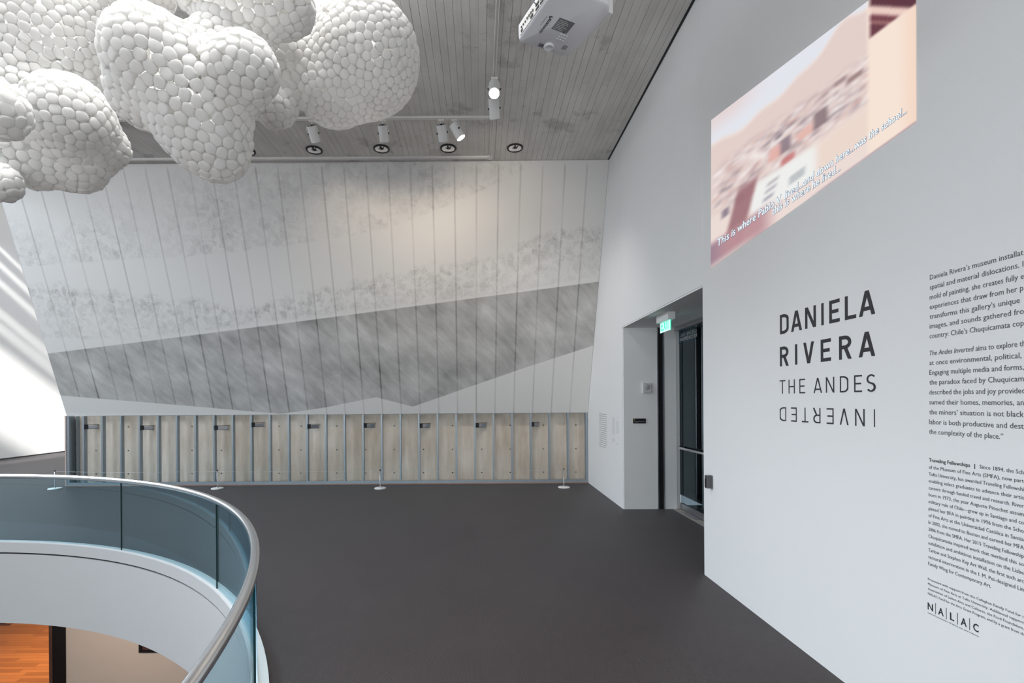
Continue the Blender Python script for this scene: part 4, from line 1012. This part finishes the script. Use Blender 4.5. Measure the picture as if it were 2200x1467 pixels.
def slab(name, rings, mat, parent, smooth=True):
    vs = []; fs = []; n = len(rings[0][0])
    for pts, z in rings:
        for (a, b_) in pts: vs.append(prw(a, b_, z))
    for i in range(len(rings) - 1):
        for k in range(n): fs.append((i * n + k, i * n + (k + 1) % n, (i + 1) * n + (k + 1) % n, (i + 1) * n + k))
    fs.append(tuple(range(n))[::-1]); fs.append(tuple((len(rings) - 1) * n + k for k in range(n)))
    return mesh_obj(name, vs, fs, mat, parent)
rs = (0.018, 0.07, 0.07, 0.018)
o = slab('body', [(rounded(0.012, W_ - 0.012, 0.012, D_ - 0.012, rs), 0.0), (rounded(0.003, W_ - 0.003, 0.003, D_ - 0.003, rs), 0.008), (rounded(0, W_, 0, D_, rs), 0.03), (rounded(0, W_, 0, D_, rs), 0.09), (rounded(0.02, W_ - 0.02, 0.02, D_ - 0.02, rs), HP)], 'proj', pr)
flat_smooth(o, 40); body = o
def pbox(name, a0, a1, b0, b1, z0, z1, mat, parent):
    vs = [prw(a, b_, z) for z in (z0, z1) for (a, b_) in ((a0, b0), (a1, b0), (a1, b1), (a0, b1))]
    return mesh_obj(name, vs, box_vf(0, 1, 0, 1, 0, 1)[1], mat, parent)
pbox('port_panel', -0.003, 0.004, 0.035, 0.33, 0.016, 0.075, 'proj_panel', pr)
for k in range(3): # round audio sockets
    p = prw(-0.003, 0.055 + 0.022 * k, 0.05); lathe('socket', [(0, 0.003), (0.006, 0.003), (0.006, 0)], p, -ax, 'black', pr, 12)
for k in range(4):
    p = prw(-0.003, 0.125 + 0.020 * k, 0.05); lathe('socket', [(0.0035, 0.006), (0.007, 0.006), (0.007, 0)], p, -ax, 'stone', pr, 12)
pbox('lan_socket', -0.006, 0.0, 0.05, 0.068, 0.022, 0.036, 'black', pr)
for b0, z0 in ((0.215, 0.045), (0.215, 0.022), (0.262, 0.045), (0.262, 0.022)): pbox('video_socket', -0.006, 0.0, b0, b0 + 0.035, z0, z0 + 0.012, 'black', pr)
pbox('power_inlet', -0.006, 0.0, 0.16, 0.185, 0.02, 0.034, 'black', pr)
tube('signal_cable', [prw(-0.006, 0.225, 0.05), prw(-0.04, 0.225, 0.07), prw(-0.05, 0.24, 0.16), prw(0.05, 0.24, 0.26)], 0.003, 'faint', pr, 8)
pbox('rating_label', 0.125, 0.225, 0.17, 0.255, -0.0012, 0.0, 'label', pr)
for k in range(7): pbox('label_print', 0.130, 0.130 + R_.uniform(0.05, 0.088), 0.178 + k * 0.0105, 0.1815 + k * 0.0105, -0.0020, -0.0012, 'pale_print', pr)
lathe('adjustable_foot', [(0.0, -0.008), (0.018, -0.008), (0.023, -0.012), (0.029, -0.010), (0.031, 0.0)], prw(0.185, 0.045, 0.0), (0, 0, 1), 'proj', pr, 28)
def plane_text(body, a0, b0, a1, b1, capz, mat, parent, name, offset=0.0, X2=None):
    vs, fs = text_mesh(body, offset); x0 = min(v[0] for v in vs); x1 = max(v[0] for v in vs); k = capz / CAPH
    d = Vector((a1 - a0, b1 - b0)); ln = d.length; d /= ln; nrm = Vector((-d.y, d.x)) * (X2 or 1)
    pts = []
    for x, y, z in vs:
        s = (x - x0) / (x1 - x0) * ln; q = Vector((a0, b0)) + d * s + nrm * (y * k); pts.append(prw(q.x, q.y, -0.0015))
    return mesh_obj(name, pts, fs, mat, parent)
plane_text("Panasonic", 0.088, 0.245, 0.088, 0.115, 0.020, 'black', pr, 'maker_lettering', 0.015, -1)
plane_text("LCD PROJECTOR", 0.058, 0.235, 0.058, 0.165, 0.006, 'vinyl_grey', pr, 'small_lettering', 0.0, -1)
for k in range(3):
    for j in range(3):
        lathe('button', [(0, -0.002), (0.006, -0.002), (0.0065, 0.0)], prw(0.20 + 0.019 * j, 0.115 + 0.019 * k, 0), (0, 0, 1), 'proj', pr, 12)
lathe('indicator', [(0, -0.002), (0.004, -0.002), (0.0045, 0.0)], prw(0.205, 0.172, 0), (0, 0, 1), 'black', pr, 10)
for k in range(6): pbox('speaker_slot', 0.262, 0.292, 0.058 + 0.006 * k, 0.0605 + 0.006 * k, -0.0012, 0.0, 'label', pr)
for k in range(4): pbox('warning_print', 0.125 + 0.008 * k, 0.129 + 0.008 * k, 0.022, 0.05 - 0.005 * (k % 2), -0.0012, 0.0, 'vinyl', pr)
for k in range(10): pbox('vent_slot', 0.05 + 0.022 * k, 0.062 + 0.022 * k, -0.001, 0.004, 0.03, 0.08, 'label', pr)
lathe('lens', [(0.0, 0.02), (0.034, 0.022), (0.040, 0.03), (0.044, 0.0)], prw(W_, 0.30, 0.06), ax, 'black', pr, 28)
pbox('lens_shroud', W_ - 0.03, W_ + 0.025, 0.22, 0.38, 0.012, 0.10, 'proj_panel', pr)
pbox('mount_plate', 0.08, 0.26, 0.14, 0.30, HP, HP + 0.02, 'white_gloss', pr)
c = prw(0.17, 0.22, HP + 0.02); tube('mount_pole', [c, (c.x, c.y, ZC)], 0.024, 'white_gloss', pr, 16)
for da_, db_ in ((0.05, 0.09), (0.29, 0.09), (0.05, 0.35), (0.29, 0.35)):
    tube('mount_arm', [prw(0.17, 0.22, HP + 0.03), prw(da_, db_, HP + 0.012), prw(da_, db_, HP - 0.01)], 0.008, 'white_gloss', pr, 8)

# ------------------------------------------------------------------ lighting track and lamps
ZTk = ZC - 0.035
yTA = onZ(960, 255.5, ZTk).y; yTC = onZ(900, 341, ZTk).y; xTA = onZ(1058, 250, ZTk).x
trk = thing('lighting_track', (xTA, yTA, ZC), 'pale rectangular lighting track run fixed under the concrete ceiling', 'light track')
def track_bar(p0, p1):
    d = (p1 - p0); mbk = MB()
    x0, x1 = sorted((p0.x, p1.x)); y0, y1 = sorted((p0.y, p1.y))
    if abs(d.x) > abs(d.y): 
        for s in (-1, 1): mbk.box(x0, x1, p0.y + s * 0.017 - 0.005, p0.y + s * 0.017 + 0.005, ZTk, ZC)
        mbk.box(x0, x1, p0.y - 0.02, p0.y + 0.02, ZTk + 0.02, ZC)
    else:
        for s in (-1, 1): mbk.box(p0.x + s * 0.017 - 0.005, p0.x + s * 0.017 + 0.005, y0, y1, ZTk, ZC)
        mbk.box(p0.x - 0.02, p0.x + 0.02, y0, y1, ZTk + 0.02, ZC)
    return mbk.build('track_rail', 'track', trk)
track_bar(Vector((-9.5, yTA, 0)), Vector((xTA - 0.05, yTA, 0))); track_bar(Vector((-9.5, yTC, 0)), Vector((xTA - 0.05, yTC, 0)))
track_bar(Vector((xTA, 1.0, 0)), Vector((xTA, yTA - 0.05, 0))); track_bar(Vector((xTA, yTA + 0.05, 0)), Vector((xTA, yTC - 0.05, 0)))
for y in (yTA, yTC): box('joint_box', xTA - 0.05, xTA + 0.03, y - 0.05, y + 0.05, ZTk - 0.004, ZC, 'track', trk, 0.004)

def track_head(hang, direc, length, dia, label, lit=False, swivel=(1, 0, 0), energy=0, color=(1, 0.84, 0.66), spot=0.9, target=None):
    """cylinder spot hung from the track; direc points the way it shines"""
    hang = Vector(hang) - Vector((0, 0, 0.005)); t = thing('track_spotlight', hang, label, 'spotlight', 'cylinder spotlights on the ceiling track')
    d = Vector(direc).normalized(); s = Vector(swivel); s = (s - d * s.dot(d)).normalized()
    box('track_clip', hang.x - 0.045, hang.x + 0.045, hang.y - 0.018, hang.y + 0.018, hang.z - 0.03, hang.z, 'track', t, 0.004)
    piv = hang + Vector((0, 0, -0.085))
    tube('stem', [hang + Vector((0, 0, -0.02)), piv], 0.011, 'track', t, 10)
    lathe('knuckle', [(0, -0.012), (0.017, -0.012), (0.017, 0.012), (0, 0.012)], piv, (0, 0, 1), 'black', t, 12)
    r = dia / 2; cen = piv + Vector((0, 0, -0.02)) + d * (length * 0.40)
    yk = [cen + s * (r + 0.008)]
    for k in range(9):
        an = math.pi * k / 8; yk.append(piv + Vector((0, 0, -0.008)) + s * ((r + 0.008) * math.cos(an)) + Vector((0, 0, 1)) * (0.028 * math.sin(an)) - Vector((0, 0, 0.02)))
    yk.append(cen - s * (r + 0.008))
    tube('yoke', yk, 0.0045, 'track', t, 8)
    for sg in (-1, 1): lathe('yoke_knob', [(0, 0.016), (0.011, 0.016), (0.011, 0.0)], cen + s * sg * r, s * sg, 'black', t, 10)
    a = cen - d * length / 2
    flat_smooth(lathe('barrel', [(0.0, 0.004), (r * 0.86, 0.004), (r * 0.86, 0.0), (r, 0.0), (r, length), (r * 0.9, length), (r * 0.9, length - 0.03)], a, d, 'white_gloss', t, 32), 40)
    lathe('back_plate', [(r * 0.80, -0.0015), (r * 0.55, -0.0015)], a, d, 'label', t, 24)
    ln_p = a + d * (length - (0.006 if lit else 0.03))
    lathe('lens', [(0.0, 0.0), (r * 0.9, 0.0)], ln_p, d, 'lamp_on' if lit else 'black', t, 28)
    if energy:
        light('SPOT', 'track_spotlight_beam', a + d * (length + 0.03), energy, color, target or (a + d * 6), t, spot_size=spot, spot_blend=0.9, shadow_soft_size=0.05)
    return t
zt = ZTk
def hx(px): return onZ(px, 256.5, zt).x
track_head((hx(669), yTA, zt), (0.10, 0.80, -0.85), 0.225, 0.145, 'white cylinder spotlight half hidden under the rightmost cloud lobe', swivel=(1, 0.1, 0), energy=26, spot=1.9)
track_head((hx(822), yTA, zt), (0.02, 0.75, -0.88), 0.225, 0.145, 'white cylinder spotlight alone at the middle of the cross track', swivel=(1, 0, 0), energy=34, spot=1.9)
track_head((hx(948), yTA, zt), (0.12, 0.72, -0.85), 0.225, 0.145, 'unlit looking white spotlight beside the slanted lit one', swivel=(0.9, 0.3, 0), energy=38, spot=1.9)
track_head((hx(976), yTA, zt), (0.50, 0.05, -0.85), 0.225, 0.145, 'slanted white spotlight with glowing face, end of the cross track', True, swivel=(0.4, -0.9, 0), energy=120, color=(1.0, 0.96, 0.92), spot=1.5, target=(2.36, 9.1, 0.5))
yl = onZ(1062, 166, zt).y
track_head((xTA, yl, zt), (-0.03, -0.55, -0.80), 0.25, 0.145, 'white spotlight glaring at the viewer from the long track', True, swivel=(1, 0, 0), energy=60, spot=1.8, target=(-0.2, 2.5, 0))
yl2 = onZ(1062, 198, zt).y
track_head((xTA, yl2, zt), (0.10, 0.60, -0.80), 0.25, 0.145, 'white spotlight just behind the glaring one, turned to the mural', swivel=(1, 0, 0), energy=30, spot=1.8, target=(0.35, 9.3, 4.6))

# recessed downlights
for px, py, w_ in ((246, 331.5, 'mostly hidden between two cloud lobes'), (531, 325, 'half hidden by the tip of the big cloud lobe'), (675, 322, 'below the spotlight under the cloud'), (819.5, 319.5, 'below the lone middle spotlight'), (963, 318.5, 'below the pair of spotlights'), (1106.5, 317.5, 'right of the track loop, rightmost of the row')):
    p = onZ(px, py, ZC - 0.006)
    d = thing('recessed_downlight', (p.x, p.y, ZC), 'round black rimmed chrome downlight ' + w_, 'downlight', 'recessed downlights along the mural')
    lathe('rim', [(0.108, 0.010), (0.110, -0.018), (0.134, -0.020), (0.138, -0.012), (0.138, 0.012)], (p.x, p.y, ZC), (0, 0, 1), 'black', d, 40)
    lathe('reflector', [(0.109, -0.016), (0.10, -0.010), (0.08, -0.0075), (0.055, -0.006), (0.045, -0.0055)], (p.x, p.y, ZC), (0, 0, 1), 'reflector', d, 40)
    lathe('lamp_cup', [(0.030, -0.0055), (0.026, -0.009), (0.012, -0.0105), (0.0, -0.011)], (p.x, p.y, ZC), (0, 0, 1), 'black', d, 24)
    tube('dark_reflection', [(p.x - 0.004, p.y - 0.09, ZC - 0.010), (p.x, p.y, ZC - 0.011)], 0.011, 'black', d, 8)  # black bars added as the dark reflections in the bowl
    tube('dark_reflection', [(p.x + 0.006, p.y + 0.004, ZC - 0.010), (p.x + 0.055, p.y - 0.06, ZC - 0.0095)], 0.004, 'black', d, 6)

# ------------------------------------------------------------------ door, exit sign and wall fittings
XD = 3.30
dr = thing('door_1', (XD, 6.2, 0), 'frameless glass entrance door with steel push bar in the recess', 'door'); dr['kind'] = 'structure'; del dr['category']
def gd(px, py): return onX(px, py, XD)
zdt = gd(1450, 705).z; ydf = Y1D - 0.04; ydn = 4.7
box('glass_leaf', XD - 0.006, XD + 0.006, ydn, ydf, 0.11, zdt, 'door_glass', dr)
box('bottom_rail', XD - 0.02, XD + 0.02, ydn, ydf, 0.012, 0.11, 'steel', dr, 0.003)
box('top_rail', XD - 0.03, XD + 0.03, ydn, ydf, zdt, zdt + 0.10, 'dark_steel', dr, 0.003)
box('head_track', XD - 0.10, XD + 0.06, ydn, ydf, ZH - 0.085, ZH - 0.022, 'steel', dr, 0.003)
zb0 = gd(1450, 742).z; zb1 = gd(1449, 711).z; yb0 = Yat(1450.5, zb0, XD); yb1 = Yat(1505, zb0, XD)
bd = box('frosted_sign', XD - 0.010, XD - 0.0065, yb1, yb0, zb0, zb1, 'band', dr)
def mirror_text(body, z, y0, y1, cap):
    vs, fs = text_mesh(body); x0 = min(v[0] for v in vs); x1 = max(v[0] for v in vs); k = cap / CAPH
    mesh_obj('reversed_lettering', [(XD - 0.0112, y0 + (y1 - y0) * (v[0] - x0) / (x1 - x0), z + v[1] * k) for v in vs], fs, 'pale_print', dr)
ylt = yb1 + 0.10; hband = zb1 - zb0
mirror_text("LINDE FAMILY WING", zb0 + hband * 0.42, ylt, ylt + (yb0 - yb1) * 0.62, 0.055)
mirror_text("FOR CONTEMPORARY ART", zb0 + hband * 0.14, ylt, ylt + (yb0 - yb1) * 0.82, 0.055)
box('sign_mark', XD - 0.0112, XD - 0.0105, ylt, ylt + 0.035, zb0 + hband * 0.76, zb0 + hband * 0.90, 'pale_print', dr)
zb = gd(1450, 957.5).z
pbp = [(XD - 0.008, ydf - 0.03, zb), (XD - 0.07, ydf - 0.05, zb), (XD - 0.075, ydf - 0.15, zb), (XD - 0.075, 6.55, zb), (XD - 0.07, 6.45, zb), (XD - 0.006, 6.42, zb)]
tube('push_bar', pbp, 0.019, 'chrome', dr, 12)
tube('push_bar', [(XD - 0.006, 6.30, zb), (XD - 0.07, 6.27, zb), (XD - 0.07, 4.9, zb)], 0.019, 'chrome', dr, 12)
tube('pull_handle', [(XD - 0.01, 6.26, zb - 0.03), (XD - 0.06, 6.26, zb - 0.03), (XD - 0.06, 6.26, zb - 0.30), (XD - 0.01, 6.26, zb - 0.30)], 0.011, 'chrome', dr, 10)
lathe('lock', [(0, 0.03), (0.02, 0.03), (0.022, 0.0)], (XD - 0.02, 6.25, 0.062), (-1, 0, 0), 'chrome', dr, 16)
lathe('lock', [(0, 0.03), (0.02, 0.03), (0.022, 0.0)], (XD - 0.02, 6.10, 0.062), (-1, 0, 0), 'chrome', dr, 16)
box('door_edge', XD - 0.008, XD + 0.008, 6.345, 6.36, 0.11, zdt, 'glass_edge', dr)
box('floor_guide', XD - 0.10, XD - 0.03, 7.2, 7.6, 0.004, 0.02, 'steel', dr, 0.003)

M['exit_white'] = plain('exit_panel_glow', (0.6, 0.8, 0.75), 0.5, emit=(0.55, 0.95, 0.85), estr=0.75)
M['exit_green'] = plain('exit_green_glow', (0.0, 0.5, 0.3), 0.5, emit=(0.0, 0.80, 0.42), estr=0.9)
ex = thing('exit_sign', (2.58, 6.68, ZH - 0.02), 'green glowing EXIT sign under the soffit of the door recess', 'exit sign')
box('housing', 2.53, 2.635, 6.47, 6.89, ZH - 0.125, ZH - 0.021, 'white_gloss', ex, 0.006)
box('panel', 2.577, 2.583, 6.50, 6.87, 2.738, ZH - 0.125, 'exit_white', ex)
for ch, f0, f1 in (('E', 0.0, 0.25), ('X', 0.30, 0.60), ('I', 0.66, 0.72), ('T', 0.77, 1.0)):
    ya_, yb_ = 6.825 - 0.275 * f0, 6.825 - 0.275 * f1; wd2 = ya_ - yb_; vs = []; fs = []
    for q in letter_polys(ch, (min(1, 0.019 / wd2), 0.15)):
        n = len(vs); vs += [(2.5758, ya_ - x * wd2, 2.762 + y * 0.132) for x, y in q]; fs.append((n, n + 1, n + 2, n + 3))
    mesh_obj('letter', vs, fs, 'exit_green', ex)
box('edge_glow', 2.576, 2.584, 6.495, 6.503, 2.738, ZH - 0.125, 'exit_green', ex)

YJ = Y1D - 0.02
p0 = onY(1379.7, 844.5, YJ); p1 = onY(1398.5, 822, YJ)
sp = thing('wall_speaker', ((p0.x + p1.x) / 2, YJ, p0.z), 'small square white speaker box on the grey jamb', 'speaker')
box('housing', p0.x, p1.x, YJ - 0.035, YJ, p0.z, p1.z, 'speaker', sp, 0.008)
lathe('grille', [(0, 0.003), (0.045, 0.003), (0.05, 0.0)], ((p0.x + p1.x) / 2, YJ - 0.035, p0.z * 0.42 + p1.z * 0.58), (0, -1, 0), 'speaker_grille', sp, 28)
box('lower_lip', p0.x + 0.008, p1.x - 0.008, YJ - 0.041, YJ - 0.03, p0.z + 0.004, p0.z + 0.028, 'speaker', sp, 0.003)
for k in range(4): box('button', p0.x + 0.02 + 0.028 * k, p0.x + 0.034 + 0.028 * k, YJ - 0.043, YJ - 0.038, p0.z + 0.012, p0.z + 0.02, 'speaker_grille', sp)
p0 = onY(1360, 909.5, YJ); p1 = onY(1387.2, 898.8, YJ)
pl = thing('door_plaque', ((p0.x + p1.x) / 2, YJ, p0.z), 'small black nameplate with white print on the jamb', 'sign')
box('plate', p0.x, p1.x, YJ - 0.012, YJ, p0.z, p1.z, 'black', pl, 0.003)
box('mark', p0.x + 0.014, p0.x + 0.034, YJ - 0.0132, YJ - 0.012, p1.z - 0.032, p1.z - 0.014, 'olive', pl)
vs, fs = text_mesh('B  CONTEMPORARY ART'); x1 = max(v[0] for v in vs); k = 0.175 / x1
mesh_obj('lettering', [(p0.x + 0.014 + v[0] * k, YJ - 0.0133, p0.z + 0.024 + v[1] * k) for v in vs], fs, 'pale_print', pl)
box('small_print', p0.x + 0.036, p0.x + 0.075, YJ - 0.0132, YJ - 0.012, p0.z + 0.010, p0.z + 0.015, 'faint', pl)

cr_ = thing('card_reader', (XN, 4.80, 0.93), 'black card reader box at the corner of the near right wall', 'card reader')
ya = Yat(1531.7, 1.0, XN); z0 = onX(1531.7, 1049.5, XN).z; z1 = onX(1531.7, 1021.5, XN).z
xr = XN - 0.06
box('housing', xr, XN - 0.001, ya, ya + 0.052, z0, z1, 'reader_grey', cr_, 0.007)
box('face_plate', xr - 0.003, xr + 0.002, ya + 0.008, ya + 0.044, z0 + 0.01, z1 - 0.01, 'black', cr_, 0.002)
box('indicator', xr - 0.0045, xr - 0.002, ya + 0.02, ya + 0.032, z1 - 0.026, z1 - 0.02, 'pale_print', cr_)

# painting on the lower wall
p0 = onY(301, 1400, YLW); x1_ = onY(372, 1400, YLW).x
pt = thing('framed_painting', ((p0.x + x1_) / 2, YLW, p0.z), 'dark framed red painting on the beige wall below the balcony', 'painting')
zt_ = p0.z + 0.8
mbf = MB(); mbf.box(p0.x, x1_, YLW - 0.04, YLW, p0.z, p0.z + 0.05); mbf.box(p0.x, x1_, YLW - 0.04, YLW, zt_ - 0.05, zt_); mbf.box(p0.x, p0.x + 0.05, YLW - 0.04, YLW, p0.z + 0.05, zt_ - 0.05); mbf.box(x1_ - 0.05, x1_, YLW - 0.04, YLW, p0.z + 0.05, zt_ - 0.05)
mbf.build('frame', 'frame_black', pt)
box('canvas', p0.x + 0.05, x1_ - 0.05, YLW - 0.02, YLW - 0.002, p0.z + 0.05, zt_ - 0.05, 'canvas', pt)
